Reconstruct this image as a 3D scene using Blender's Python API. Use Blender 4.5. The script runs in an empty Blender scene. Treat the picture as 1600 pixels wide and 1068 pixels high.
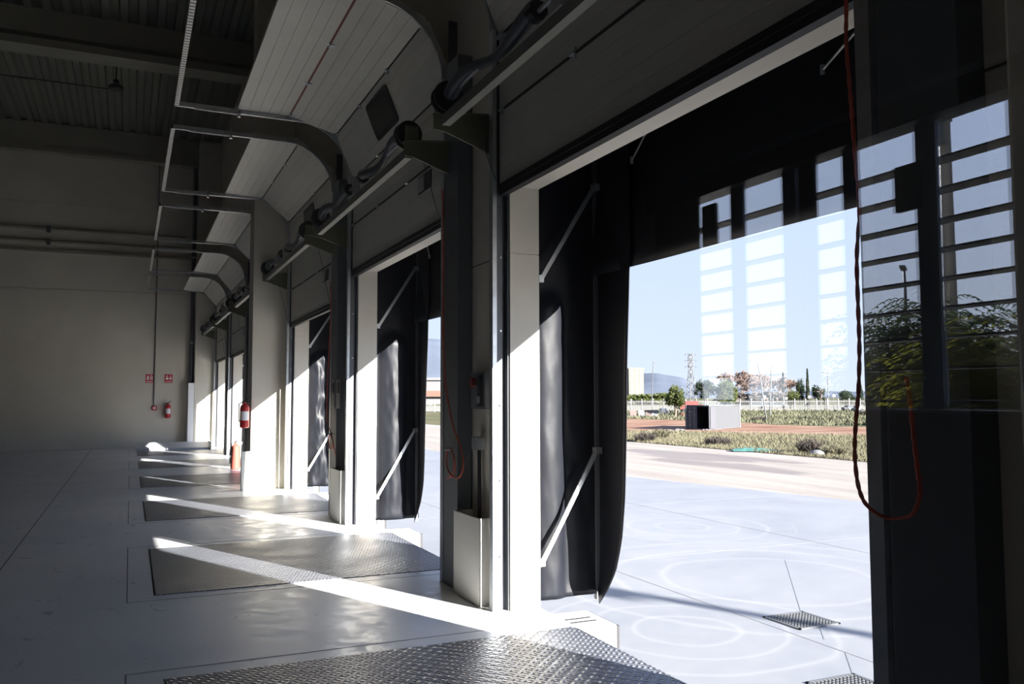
import bpy, math, random
from mathutils import Vector, Matrix, noise
random.seed(7)
S = bpy.context.scene
COL = S.collection
PI = math.pi

# ------------------------------------------------------------------ camera
CAMZ = 1.4
yaw, pitch, roll = .4241, .0659, -.0025
cy, sy, cp, sp = math.cos(yaw), math.sin(yaw), math.cos(pitch), math.sin(pitch)
FW = Vector((sy*cp, cy*cp, sp)); RT = Vector((cy, -sy, 0)); UP = RT.cross(FW)
cr, sr = math.cos(roll), math.sin(roll)
RT, UP = RT*cr + UP*sr, -RT*sr + UP*cr
cd = bpy.data.cameras.new('camera'); cam = bpy.data.objects.new('camera', cd); COL.objects.link(cam)
cd.sensor_width = 36; cd.lens = 1318.9/1600*36; cd.clip_start = .02; cd.clip_end = 6000
m = Matrix((RT, UP, -FW)).transposed().to_4x4(); m.translation = (0, 0, CAMZ)
cam.matrix_world = m
S.camera = cam

# ------------------------------------------------------------------ light
SUN_EL = math.radians(19.2)
SX, SY = .42, -.9075                     # where the sun stands: east of south, seen from the dock
w = bpy.data.worlds.new('world'); S.world = w; w.use_nodes = True
nt = w.node_tree; nt.nodes.clear()
def wn(kind, **kw):
    n = nt.nodes.new(kind)
    for k_, v_ in kw.items(): setattr(n, k_, v_)
    return n
def wl_(op, a, b_=None):
    n = wn('ShaderNodeMath', operation=op)
    for i, v in ((0, a), (1, b_)):
        if v is None: continue
        if isinstance(v, (int, float)): n.inputs[i].default_value = v
        else: nt.links.new(v, n.inputs[i])
    return n.outputs[0]
# clear winter sky: pale at the horizon, blue overhead, brighter towards the sun
tcw = wn('ShaderNodeTexCoord'); sep = wn('ShaderNodeSeparateXYZ'); nt.links.new(tcw.outputs['Generated'], sep.inputs[0])
el = wl_('POWER', wl_('MAXIMUM', sep.outputs[2], 0.0), .5)
mixs = wn('ShaderNodeMix', data_type='RGBA'); mixs.inputs[6].default_value = (.50, .55, .61, 1); mixs.inputs[7].default_value = (.27, .40, .74, 1); nt.links.new(el, mixs.inputs[0])
dotn = wn('ShaderNodeVectorMath', operation='DOT_PRODUCT'); nt.links.new(tcw.outputs['Generated'], dotn.inputs[0])
dotn.inputs[1].default_value = (SX*math.cos(SUN_EL), SY*math.cos(SUN_EL), math.sin(SUN_EL))
glow = wl_('MULTIPLY', wl_('POWER', wl_('MAXIMUM', dotn.outputs['Value'], 0.0), 5.0), 2.2)
gain = wl_('ADD', wl_('MULTIPLY', glow, 1.0), 1.0)
sc_ = wn('ShaderNodeVectorMath', operation='SCALE'); nt.links.new(mixs.outputs[2], sc_.inputs[0]); nt.links.new(gain, sc_.inputs['Scale'])
bg = wn('ShaderNodeBackground'); bg.inputs['Strength'].default_value = 1.0
out = wn('ShaderNodeOutputWorld')
nt.links.new(sc_.outputs[0], bg.inputs[0]); nt.links.new(bg.outputs[0], out.inputs[0])
sd = bpy.data.lights.new('sun', 'SUN'); sd.energy = 21; sd.angle = math.radians(.53); sd.color = (1, .95, .87)
so = bpy.data.objects.new('sun', sd); COL.objects.link(so)
dirv = Vector((-SX*math.cos(SUN_EL), -SY*math.cos(SUN_EL), -math.sin(SUN_EL)))
so.rotation_euler = dirv.to_track_quat('-Z', 'Y').to_euler(); so.location = (20, -40, 20)
S.view_settings.view_transform = 'Standard'; S.view_settings.look = 'None'
S.view_settings.gamma = 1; S.view_settings.exposure = 1.06
try: S.view_settings.use_curve_mapping = False
except Exception: pass
S.cycles.use_denoising = True
S.cycles.max_bounces = 14; S.cycles.diffuse_bounces = 7; S.cycles.glossy_bounces = 5
S.cycles.transparent_max_bounces = 16; S.cycles.caustics_reflective = True; S.cycles.blur_glossy = 1.0
S.cycles.sample_clamp_indirect = 10

# ------------------------------------------------------------------ materials
MATS = {}
ALB = 1.0          # scale on base colours, lowered outdoors to offset the strong sun
def mat(name, col, rough=.6, metal=0, var=.0, vscale=3.0, bump=0, bscale=60, spec=.5, stretch=None, detail=6):
    if name in MATS: return MATS[name]
    col = tuple(c_*ALB for c_ in col)
    M = bpy.data.materials.new(name); M.use_nodes = True; t = M.node_tree; N = t.nodes; L = t.links
    b = N['Principled BSDF']; b.inputs['Roughness'].default_value = rough; b.inputs['Metallic'].default_value = metal
    b.inputs['Specular IOR Level'].default_value = spec
    b.inputs['Base Color'].default_value = (*col, 1)
    tc = N.new('ShaderNodeNewGeometry'); src = tc.outputs['Position']
    if stretch:
        mp = N.new('ShaderNodeMapping'); mp.inputs['Scale'].default_value = stretch; L.new(src, mp.inputs[0]); src = mp.outputs[0]
    if var:
        n = N.new('ShaderNodeTexNoise'); n.inputs['Scale'].default_value = vscale; n.inputs['Detail'].default_value = detail
        L.new(src, n.inputs['Vector'])
        r = N.new('ShaderNodeMapRange'); r.inputs['From Min'].default_value = .3; r.inputs['From Max'].default_value = .7
        r.inputs['To Min'].default_value = 1-var; r.inputs['To Max'].default_value = 1+var
        L.new(n.outputs[0], r.inputs[0])
        x = N.new('ShaderNodeMix'); x.data_type = 'RGBA'; x.blend_type = 'MULTIPLY'; x.inputs[0].default_value = 1
        x.inputs[6].default_value = (*col, 1); L.new(r.outputs[0], x.inputs[7]); L.new(x.outputs[2], b.inputs['Base Color'])
    if bump:
        n = N.new('ShaderNodeTexNoise'); n.inputs['Scale'].default_value = bscale; n.inputs['Detail'].default_value = 4
        L.new(src, n.inputs['Vector'])
        bp = N.new('ShaderNodeBump'); bp.inputs['Strength'].default_value = bump; bp.inputs['Distance'].default_value = .01
        L.new(n.outputs[0], bp.inputs['Height']); L.new(bp.outputs[0], b.inputs['Normal'])
    MATS[name] = M; return M
def nodes(M): return M.node_tree, M.node_tree.nodes, M.node_tree.links, M.node_tree.nodes['Principled BSDF']

m_conc = mat('cream_concrete', (.62, .58, .50), .75, var=.05, vscale=1.5, bump=.08, bscale=90, spec=.3)
m_pillar = mat('pillar_concrete', (.60, .57, .49), .7, var=.05, vscale=2.0, bump=.08, bscale=70, spec=.3)
m_reveal = mat('pale_reveal', (.62, .58, .51), .7, var=.04, vscale=3, bump=.05, spec=.3)
m_office = mat('office_paint', (.30, .30, .31), .8)
m_frame = mat('dark_frame', (.035, .045, .06), .45)
m_slat = mat('louvre_slat', (.10, .095, .09), .5)
m_blueframe = mat('blue_grey_frame', (.42, .52, .70), .45)
m_galv = mat('galvanised_steel', (.50, .52, .54), .38, .85, var=.12, vscale=14)
m_track = mat('track_steel', (.42, .44, .46), .4, .75, var=.1, vscale=10)
m_dkst = mat('dark_grey_steel', (.09, .095, .11), .45, .3, var=.1, vscale=8)
m_lightm = mat('pale_grey_metal', (.58, .57, .52), .42, .0, var=.03, vscale=3)
m_rub = mat('black_rubber', (.012, .012, .014), .6, bump=.1, bscale=40)
m_orange = mat('orange_rope', (.70, .13, .08), .8, bump=.8, bscale=300)
m_red = mat('extinguisher_red', (.45, .02, .02), .35)
m_black = mat('black_plastic', (.015, .015, .017), .4)
m_white = mat('white_paint', (.8, .8, .8), .5)
m_signred = mat('sign_red', (.55, .02, .03), .4)
m_olive = mat('olive_bracket', (.13, .13, .085), .5, .2)
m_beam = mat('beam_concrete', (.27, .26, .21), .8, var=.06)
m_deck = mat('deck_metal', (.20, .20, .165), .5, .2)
m_pipe = mat('dark_pipe', (.06, .06, .08), .5)

# door panel: pale lacquered steel with a fine wood-grain emboss
m_panel = mat('door_panel', (.56, .55, .50), .5, 0, var=.04, vscale=4, bump=.25, bscale=160, spec=.4)
m_seam = mat('door_seam', (.03, .025, .02), .7)
m_seamred = mat('door_seam_red', (.16, .03, .02), .7)
m_vinyl = mat('black_vinyl', (.009, .010, .014), .46, 0, var=.15, vscale=5, bump=.14, bscale=11, spec=.18)
m_doorglass = mat('smoked_window', (.03, .03, .03), .15)

# floor: power-floated concrete
m_floor = mat('floor_concrete', (.40, .41, .44), .34, 0, spec=.5)
t, N, L, b = nodes(m_floor)
g = N.new('ShaderNodeNewGeometry')
def noise_n(scale, detail=6, vec=None, dist=0):
    n = N.new('ShaderNodeTexNoise'); n.inputs['Scale'].default_value = scale; n.inputs['Detail'].default_value = detail
    n.inputs['Distortion'].default_value = dist
    L.new(vec or g.outputs['Position'], n.inputs['Vector']); return n
def rng(src, a, b_, c, d):
    r = N.new('ShaderNodeMapRange'); r.inputs[1].default_value = a; r.inputs[2].default_value = b_
    r.inputs[3].default_value = c; r.inputs[4].default_value = d; L.new(src, r.inputs[0]); return r.outputs[0]
def mixc(fac, a, b_, mode='MIX'):
    x = N.new('ShaderNodeMix'); x.data_type = 'RGBA'; x.blend_type = mode
    for i, v in ((0, fac), (6, a), (7, b_)):
        if isinstance(v, (int, float)): x.inputs[i].default_value = v
        elif isinstance(v, tuple): x.inputs[i].default_value = (*[c_*ALB for c_ in v], 1)
        else: L.new(v, x.inputs[i])
    return x.outputs[2]
def mth(op, a, b_=None):
    x = N.new('ShaderNodeMath'); x.operation = op
    for i, v in ((0, a), (1, b_)):
        if v is None: continue
        if isinstance(v, (int, float)): x.inputs[i].default_value = v
        else: L.new(v, x.inputs[i])
    return x.outputs[0]
n1 = noise_n(.8, 8, dist=.6); n2 = noise_n(7, 8, dist=1)
c1 = mixc(rng(n1.outputs[0], .3, .7, 0, 1), (.56, .59, .65), (.72, .735, .76))
c2 = mixc(rng(n2.outputs[0], .35, .75, 0, .35), c1, (.76, .74, .70))
L.new(c2, b.inputs['Base Color'])
L.new(rng(n2.outputs[0], .3, .7, .26, .48), b.inputs['Roughness'])
bp = N.new('ShaderNodeBump'); bp.inputs['Strength'].default_value = .25; bp.inputs['Distance'].default_value = .004
n3 = noise_n(9, 5); L.new(n3.outputs[0], bp.inputs['Height']); L.new(bp.outputs[0], b.inputs['Normal'])

# chequer plate
m_tread = mat('tread_plate', (.25, .26, .28), .36, .25, spec=.35)
t, N, L, b = nodes(m_tread)
g = N.new('ShaderNodeNewGeometry'); sp_ = N.new('ShaderNodeSeparateXYZ'); L.new(g.outputs['Position'], sp_.inputs[0])
sx = mth('MULTIPLY', sp_.outputs[0], 2*PI/.085); sy_ = mth('MULTIPLY', sp_.outputs[1], 2*PI/.085)
a1 = mth('SINE', mth('ADD', sx, sy_)); a2 = mth('SINE', mth('SUBTRACT', sx, sy_))
b1 = mth('SINE', mth('MULTIPLY', mth('ADD', sx, sy_), .5)); 
h = mth('MULTIPLY', mth('MAXIMUM', mth('POWER', mth('ABSOLUTE', a1), 3.0), 0), mth('GREATER_THAN', a2, .2))
h2 = mth('MULTIPLY', mth('POWER', mth('ABSOLUTE', a2), 3.0), mth('LESS_THAN', a1, -.2))
hh = mth('ADD', h, h2)
bp = N.new('ShaderNodeBump'); bp.inputs['Strength'].default_value = 1.0; bp.inputs['Distance'].default_value = .010
L.new(hh, bp.inputs['Height']); L.new(bp.outputs[0], b.inputs['Normal'])
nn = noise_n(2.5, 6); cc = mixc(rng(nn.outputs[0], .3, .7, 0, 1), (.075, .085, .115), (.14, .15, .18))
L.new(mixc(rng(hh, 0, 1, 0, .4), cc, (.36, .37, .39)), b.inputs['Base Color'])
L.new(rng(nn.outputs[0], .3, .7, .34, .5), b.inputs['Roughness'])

# perforated angle
m_perf = mat('perforated_steel', (.55, .55, .55), .4, .7)
t, N, L, b = nodes(m_perf)
g = N.new('ShaderNodeNewGeometry'); sp_ = N.new('ShaderNodeSeparateXYZ'); L.new(g.outputs['Position'], sp_.inputs[0])
s1 = mth('SINE', mth('MULTIPLY', sp_.outputs[1], 2*PI/.06))
L.new(mixc(mth('GREATER_THAN', s1, .35), (.55, .55, .55), (.03, .03, .03)), b.inputs['Base Color'])

# window glass: clear pane, both faces reflect
m_glass = bpy.data.materials.new('window_glass'); m_glass.use_nodes = True
t = m_glass.node_tree; N = t.nodes; L = t.links; N.clear()
g = N.new('ShaderNodeNewGeometry'); o_ = N.new('ShaderNodeOutputMaterial')
ior = N.new('ShaderNodeMix'); ior.data_type = 'FLOAT'; ior.inputs[2].default_value = 1.62; ior.inputs[3].default_value = 1/1.62
L.new(g.outputs['Backfacing'], ior.inputs[0])
fr = N.new('ShaderNodeFresnel'); L.new(ior.outputs[0], fr.inputs['IOR'])
GLASS_K = N.new('ShaderNodeMath'); GLASS_K.operation = 'MULTIPLY'; GLASS_K.inputs[1].default_value = 1.3; L.new(fr.outputs[0], GLASS_K.inputs[0])
tr = N.new('ShaderNodeBsdfTransparent'); tr.inputs[0].default_value = (.97, .975, .98, 1)
gl = N.new('ShaderNodeBsdfGlossy'); gl.inputs['Roughness'].default_value = 0
mx = N.new('ShaderNodeMixShader'); L.new(GLASS_K.outputs[0], mx.inputs[0]); L.new(tr.outputs[0], mx.inputs[1]); L.new(gl.outputs[0], mx.inputs[2])
L.new(mx.outputs[0], o_.inputs[0])

# ------------------------------------------------------------------ mesh helper
class MB:
    def __init__(s): s.v = []; s.f = []; s.mi = []; s.cur = 0
    def add(s, vs, fs):
        k = len(s.v); s.v += [tuple(a) for a in vs]; s.f += [tuple(i+k for i in f) for f in fs]; s.mi += [s.cur]*len(fs); return s
    def box(s, x0, x1, y0, y1, z0, z1):
        if x0 > x1: x0, x1 = x1, x0
        if y0 > y1: y0, y1 = y1, y0
        if z0 > z1: z0, z1 = z1, z0
        return s.add([(x0,y0,z0),(x1,y0,z0),(x1,y1,z0),(x0,y1,z0),(x0,y0,z1),(x1,y0,z1),(x1,y1,z1),(x0,y1,z1)],
                     [(0,3,2,1),(4,5,6,7),(0,1,5,4),(1,2,6,5),(2,3,7,6),(3,0,4,7)])
    def bar(s, p, q, w, h=None, up=(0, 0, 1)):
        h = h or w; p = Vector(p); q = Vector(q); d = (q-p).normalized(); u = Vector(up)
        if abs(d.dot(u)) > .99: u = Vector((1, 0, 0))
        a = d.cross(u).normalized(); b_ = a.cross(d)
        vs = [c + a*i*w/2 + b_*j*h/2 for c in (p, q) for i, j in ((-1,-1),(1,-1),(1,1),(-1,1))]
        return s.add(vs, [(0,3,2,1),(4,5,6,7),(0,1,5,4),(1,2,6,5),(2,3,7,6),(3,0,4,7)])
    def tube(s, pts, r, n=8, cap=True):
        pts = [Vector(p) for p in pts]; R = r if isinstance(r, (list, tuple)) else [r]*len(pts)
        d0 = (pts[1]-pts[0]).normalized(); u = Vector((0,0,1)) if abs(d0.z) < .9 else Vector((1,0,0))
        a = d0.cross(u).normalized(); vs = []
        for i, p in enumerate(pts):
            d = (pts[min(i+1, len(pts)-1)] - pts[max(i-1, 0)])
            d = d.normalized() if d.length > 1e-9 else d0
            a = (a - d*a.dot(d)).normalized(); b_ = d.cross(a)
            vs += [p + (a*math.cos(2*PI*k/n) + b_*math.sin(2*PI*k/n))*R[i] for k in range(n)]
        fs = [(i*n+k, i*n+(k+1) % n, (i+1)*n+(k+1) % n, (i+1)*n+k) for i in range(len(pts)-1) for k in range(n)]
        if cap: fs += [tuple(range(n-1, -1, -1)), tuple(range((len(pts)-1)*n, len(pts)*n))]
        return s.add(vs, fs)
    def cyl(s, p, q, r, n=16): return s.tube([p, q], r, n)
    def prism(s, poly, axis, a, b_):
        # poly: 2-D points in the remaining axes order; extruded along axis
        n = len(poly)
        def mk(p, c):
            return {'x': (c, p[0], p[1]), 'y': (p[0], c, p[1]), 'z': (p[0], p[1], c)}[axis]
        vs = [mk(p, a) for p in poly] + [mk(p, b_) for p in poly]
        fs = [tuple(range(n)), tuple(range(2*n-1, n-1, -1))] + [(i, n+i, n+(i+1) % n, (i+1) % n) for i in range(n)]
        return s.add(vs, fs)
    def lathe(s, prof, c, n=20):
        # prof: (r,z) list, around vertical axis at c
        vs = [(c[0]+r*math.cos(2*PI*k/n), c[1]+r*math.sin(2*PI*k/n), c[2]+z) for r, z in prof for k in range(n)]
        fs = [(i*n+k, i*n+(k+1) % n, (i+1)*n+(k+1) % n, (i+1)*n+k) for i in range(len(prof)-1) for k in range(n)]
        fs += [tuple(range(n-1, -1, -1)), tuple(range((len(prof)-1)*n, len(prof)*n))]
        return s.add(vs, fs)
    def build(s, name, mt, parent=None, smooth=False, bevel=0, fix=True):
        me = bpy.data.meshes.new(name)
        off = Vector((0, 0, 0)); q = parent
        while q: off += q.location; q = q.parent
        me.from_pydata([tuple(Vector(p)-off) for p in s.v], [], s.f)
        for mm in (mt if isinstance(mt, (list, tuple)) else [mt]): me.materials.append(mm)
        if any(s.mi): me.polygons.foreach_set('material_index', s.mi)
        o = bpy.data.objects.new(name, me); COL.objects.link(o)
        if fix and len(s.f) < 20000:
            import bmesh
            bm = bmesh.new(); bm.from_mesh(me); bmesh.ops.recalc_face_normals(bm, faces=bm.faces); bm.to_mesh(me); bm.free()
        if smooth:
            me.polygons.foreach_set('use_smooth', [True]*len(me.polygons))
            if smooth == 'auto':
                try: me.set_sharp_from_angle(angle=math.radians(40))
                except Exception: pass
        if bevel:
            bv = o.modifiers.new('bevel', 'BEVEL'); bv.width = bevel; bv.segments = 2; bv.limit_method = 'ANGLE'
        if parent: o.parent = parent
        return o
def recentre(o):
    """put a single-mesh thing's origin at its base"""
    vs = o.data.vertices
    if not len(vs): return o
    xs = [v.co.x for v in vs]; ys = [v.co.y for v in vs]; zs = [v.co.z for v in vs]
    c = Vector(((min(xs)+max(xs))/2, (min(ys)+max(ys))/2, min(zs)))
    o.data.transform(Matrix.Translation(-c)); o.location = o.location + c
    return o
def tag(o, label=None, cat=None, group=None, kind=None):
    if label: o['label'] = label
    if cat: o['category'] = cat
    if group: o['group'] = group
    if kind: o['kind'] = kind
    if o.type == 'MESH' and cat: recentre(o)
    return o
def thing(name, label, cat, loc, group=None):
    o = bpy.data.objects.new(name, None); COL.objects.link(o); o.location = loc; o.empty_display_size = .1
    return tag(o, label, cat, group)
def struct(o): o['kind'] = 'structure'; return o
def B(*a): return MB().box(*a)
def copy_tree(o, parent=None):
    c = o.copy(); COL.objects.link(c)
    if parent: c.parent = parent
    for ch in list(o.children): copy_tree(ch, c)
    return c

# ------------------------------------------------------------------ geometry of the dock
XI, XO = 2.32, 2.53                 # inner and outer face of the dock wall
ZL = 2.84                           # lintel
FAR = [5.165, 9.34, 13.36, 17.62, 21.95, 25.88]
WID = 3.09
YE = 26.4                           # end wall
CEIL = 9.0
ORD = ['nearest', 'second', 'third', 'fourth', 'fifth', 'farthest']

# dock wall: piers, lintel band, upper wall
def wall_piece(n, *a): return struct(B(*a).build(n, m_conc))
wb = MB(); edges = [.66]
for yf in FAR: edges += [yf-WID, yf]
edges.append(YE+.3)
for i in range(0, len(edges), 2): wb.box(XI, XO, edges[i], edges[i+1], -1.25, ZL)
for yf in FAR: wb.box(XI, XO, yf-WID, yf, -1.25, -.35)
wb.box(XI, XO, .66, YE+.3, ZL, CEIL+.4)
struct(wb.build('wall_dock', m_conc))
# pale lining of every opening (jambs and soffit), with the joint near the top
for k, yf in enumerate(FAR):
    r = MB()
    r.box(XI-.004, XO+.004, yf-.006, yf+.05, 0, 2.372); r.box(XI-.004, XO+.004, yf-.006, yf+.05, 2.380, ZL)
    r.box(XI-.004, XO+.004, yf-WID-.05, yf-WID+.006, 0, 2.372); r.box(XI-.004, XO+.004, yf-WID-.05, yf-WID+.006, 2.380, ZL)
    r.box(XI-.004, XO+.004, yf-WID-.05, yf+.05, ZL-.006, ZL+.05)
    struct(r.build('trim_%d' % (k+1), m_reveal))
# floor with leveler pits cut out
LY0, LP, LW, LX0 = 2.623, 4.012, 2.025, .20
fm = MB(); ys = [.55]
LEV = []
for k in range(6):
    y0 = LY0 + LP*k; LEV.append((y0, y0+LW)); ys += [y0-.012, y0+LW+.012]
ys.append(YE+.3)
fm.box(-16, LX0-.012, .55, YE+.3, -.3, 0)
for i in range(0, len(ys), 2): fm.box(LX0-.012, XO+.0, ys[i], ys[i+1], -.3, 0)
struct(fm.build('floor', m_floor))
j = MB(); j.box(-.945, -.935, .6, YE, .0002, .0012)
for y0, y1 in LEV:
    j.box(LX0-.19, LX0-.182, y0-.16, y1+.16, .0002, .001); j.box(LX0-.19, XI, y0-.166, y0-.158, .0002, .001); j.box(LX0-.19, XI, y1+.158, y1+.166, .0002, .001)
for yf in FAR: j.box(XI-.0015, XI-.0003, yf+.10, yf+.90, 2.372, 2.382)
j.box(XI-.0015, XI-.0003, .66, 1.95, 2.372, 2.382)
struct(j.build('trim_7', mat('floor_joint', (.14, .14, .15), .8)))

# end wall with panel joints, left wall, ceiling deck
e = MB(); zz = [0, 2.19, 4.44, 5.48, 6.85, 9.4]
for a, b_ in zip(zz[:-1], zz[1:]): e.box(-16, XI, YE, YE+.3, a+.006, b_-.006)
e.box(-16, XI, YE+.02, YE+.32, 0, 9.4)
struct(e.build('wall_end', m_conc))
struct(B(-16.3, -16, .3, YE+.3, 0, 9.4).build('wall_left', m_conc))
dk = MB(); x = -16.0; poly = []
while x < XO:
    poly += [(x, CEIL), (x+.13, CEIL), (x+.17, CEIL+.09), (x+.30, CEIL+.09)]; x += .34
n = len(poly); vs = [(p[0], .3, p[1]) for p in poly] + [(p[0], YE+.3, p[1]) for p in poly]
dk.add(vs, [(i, i+1, n+i+1, n+i) for i in range(n-1)])
dk.box(-16.3, XO, .3, YE+.3, CEIL+.12, CEIL+.25)
struct(dk.build('ceiling', m_deck))
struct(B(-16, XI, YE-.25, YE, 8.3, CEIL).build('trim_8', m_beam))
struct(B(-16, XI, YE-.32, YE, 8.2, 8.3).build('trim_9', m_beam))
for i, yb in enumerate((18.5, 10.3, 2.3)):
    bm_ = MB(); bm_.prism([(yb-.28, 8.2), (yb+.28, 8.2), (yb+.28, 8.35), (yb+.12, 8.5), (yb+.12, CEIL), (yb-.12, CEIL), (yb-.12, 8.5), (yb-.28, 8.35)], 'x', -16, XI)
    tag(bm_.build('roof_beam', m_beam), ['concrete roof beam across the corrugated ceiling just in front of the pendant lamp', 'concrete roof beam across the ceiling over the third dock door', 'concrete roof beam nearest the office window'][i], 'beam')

# pillars
def pillar(y0, y1, x0, label):
    p = MB(); p.box(x0, XI-.001, y0, y1, 0, CEIL-.01)
    tag(p.build('concrete_pillar', m_pillar, bevel=.012), label, 'pillar')
pillar(13.62, 14.1, 1.71, 'cream concrete pillar standing past the third dock door, sunlit at its foot')
pillar(26.06, 26.395, 1.68, 'cream concrete corner pillar behind the dark drain pipe at the end wall')
pillar(.66, 1.50, 2.16, 'dark concrete pier at the right edge beside the nearest dock door')

# ------------------------------------------------------------------ sectional doors
Z0 = 2.845; XP = 2.255; ZC = 3.92; RA = .6
def path(s):
    """point of the roller path s metres above the lintel, and the inward normal"""
    z = Z0 + s
    if z < ZC: return Vector((XP, 0, z)), Vector((-1, 0, 0))
    a = (z-ZC)/RA
    if a < PI/2: return Vector((XP-RA*(1-math.cos(a)), 0, ZC+RA*math.sin(a))), Vector((-math.cos(a), 0, -math.sin(a)))
    return Vector((XP-RA-(z-ZC-RA*PI/2), 0, ZC+RA)), Vector((0, 0, -1))
PHS = [0, .51, 1.035, 1.59, 2.145, 2.70]
def make_door(k, ya, yb, off, handle, glass):
    d = bpy.data.objects.new('door_%d' % (k+1), None); COL.objects.link(d); d.location = (XP, yb, Z0-off)
    struct(d)
    d['label'] = '%s raised sectional dock door of pale grey panels' % ORD[k]; d['category'] = 'door'
    y0, y1 = ya-.04, yb+.03
    for i in range(5):
        s0 = -off + PHS[i]; s1 = -off + PHS[i+1] - .008
        p0, n0 = path(s0); p1, n1 = path(s1)
        t_ = (p1-p0).normalized(); nn = Vector((-t_.z, 0, t_.x)); 
        if nn.dot(n0+n1) < 0: nn = -nn
        Lp_ = (p1-p0).length
        prof = [(0, 0)]
        for q in (.2, .4, .6, .8):
            c_ = q*Lp_; prof += [(c_-.004, 0), (c_, -.004), (c_+.004, 0)]
        prof += [(Lp_, 0)]
        pts = [p0 + t_*a + nn*b_ for a, b_ in prof] + [p1 - nn*.04, p0 - nn*.04]
        mb = MB(); mb.prism([(p.x, p.z) for p in pts], 'y', y0, y1)
        pn = mb.build('panel', m_panel, d)
        if i < 4:
            sm = MB(); pe, _ = path(s1+.004)
            sm.bar((pe.x, y0+.01, pe.z), (pe.x, y1-.01, pe.z), .02, .006, up=tuple(nn)); sm.build('seam_strip', m_seamred if (i == 3 and k == 1) else m_seam, pn)
            for f in (.02, .34, .66, .98):
                yy = y0 + (y1-y0)*f; q = p1 + nn*.006
                hb = MB(); a_ = q - t_*.035; c_ = q + t_*.035
                hb.bar((a_.x, yy, a_.z), (c_.x, yy, c_.z), .05, .008, up=tuple(nn))
                hb.cyl((q.x+nn.x*.01, yy-.03, q.z+nn.z*.01), (q.x+nn.x*.01, yy+.03, q.z+nn.z*.01), .009, 8)
                hb.build('hinge', m_galv, pn)
        if i == 0:
            sl = MB(); sl.box(p0.x-.012, p0.x+.052, y0, y1, p0.z-.035, p0.z); sl.box(p0.x-.005, p0.x+.045, y0, y1, p0.z-.075, p0.z-.035)
            sl.build('bottom_seal', m_rub, pn)
            if handle:
                hy = yb - 2.55
                hr = MB(); hr.box(p0.x-.008, p0.x+.0, hy-.17, hy+.17, p0.z+.32, p0.z+.47)
                hp = hr.build('handle_recess', m_black, pn)
                MB().box(p0.x-.016, p0.x-.008, hy+.0, hy+.14, p0.z+.335, p0.z+.455).build('handle_plate', m_galv, hp)
        if glass and i == 2:
            gy = yb-1.55; c0 = p0 + t_*.16; c1 = p0 + t_*(Lp_-.13)
            def rect(w0, w1, a_, b_, th0, th1):
                mb2 = MB(); A = p0 + t_*a_; Bq = p0 + t_*b_; r_ = .05
                ring = []
                for (yc, sc, s_, e_) in ((gy+w1-r_, b_-r_, 0, 90), (gy+w0+r_, b_-r_, 90, 180), (gy+w0+r_, a_+r_, 180, 270), (gy+w1-r_, a_+r_, 270, 360)):
                    for q_ in range(5):
                        an = math.radians(s_+(e_-s_)*q_/4); ring.append((yc+r_*math.cos(an), sc+r_*math.sin(an)))
                vs_ = [tuple(p0 + t_*sc + nn*th + Vector((0, yc, 0))) for th in (th0, th1) for yc, sc in ring]; n_ = len(ring)
                return mb2.add(vs_, [tuple(range(n_)), tuple(range(2*n_-1, n_-1, -1))] + [(q_, n_+q_, n_+(q_+1) % n_, (q_+1) % n_) for q_ in range(n_)])
            fr_ = rect(-.36, .36, .10, .46, 0, .012).build('window_frame', m_black, pn)
            rect(-.31, .31, .14, .42, .012, .014).build('window_pane', m_doorglass, fr_)
    return d
OFF = [0, 0, .265, .31, .37, .34]
for k, yf in enumerate(FAR): make_door(k, yf-WID, yf, OFF[k], True, True)

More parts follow.
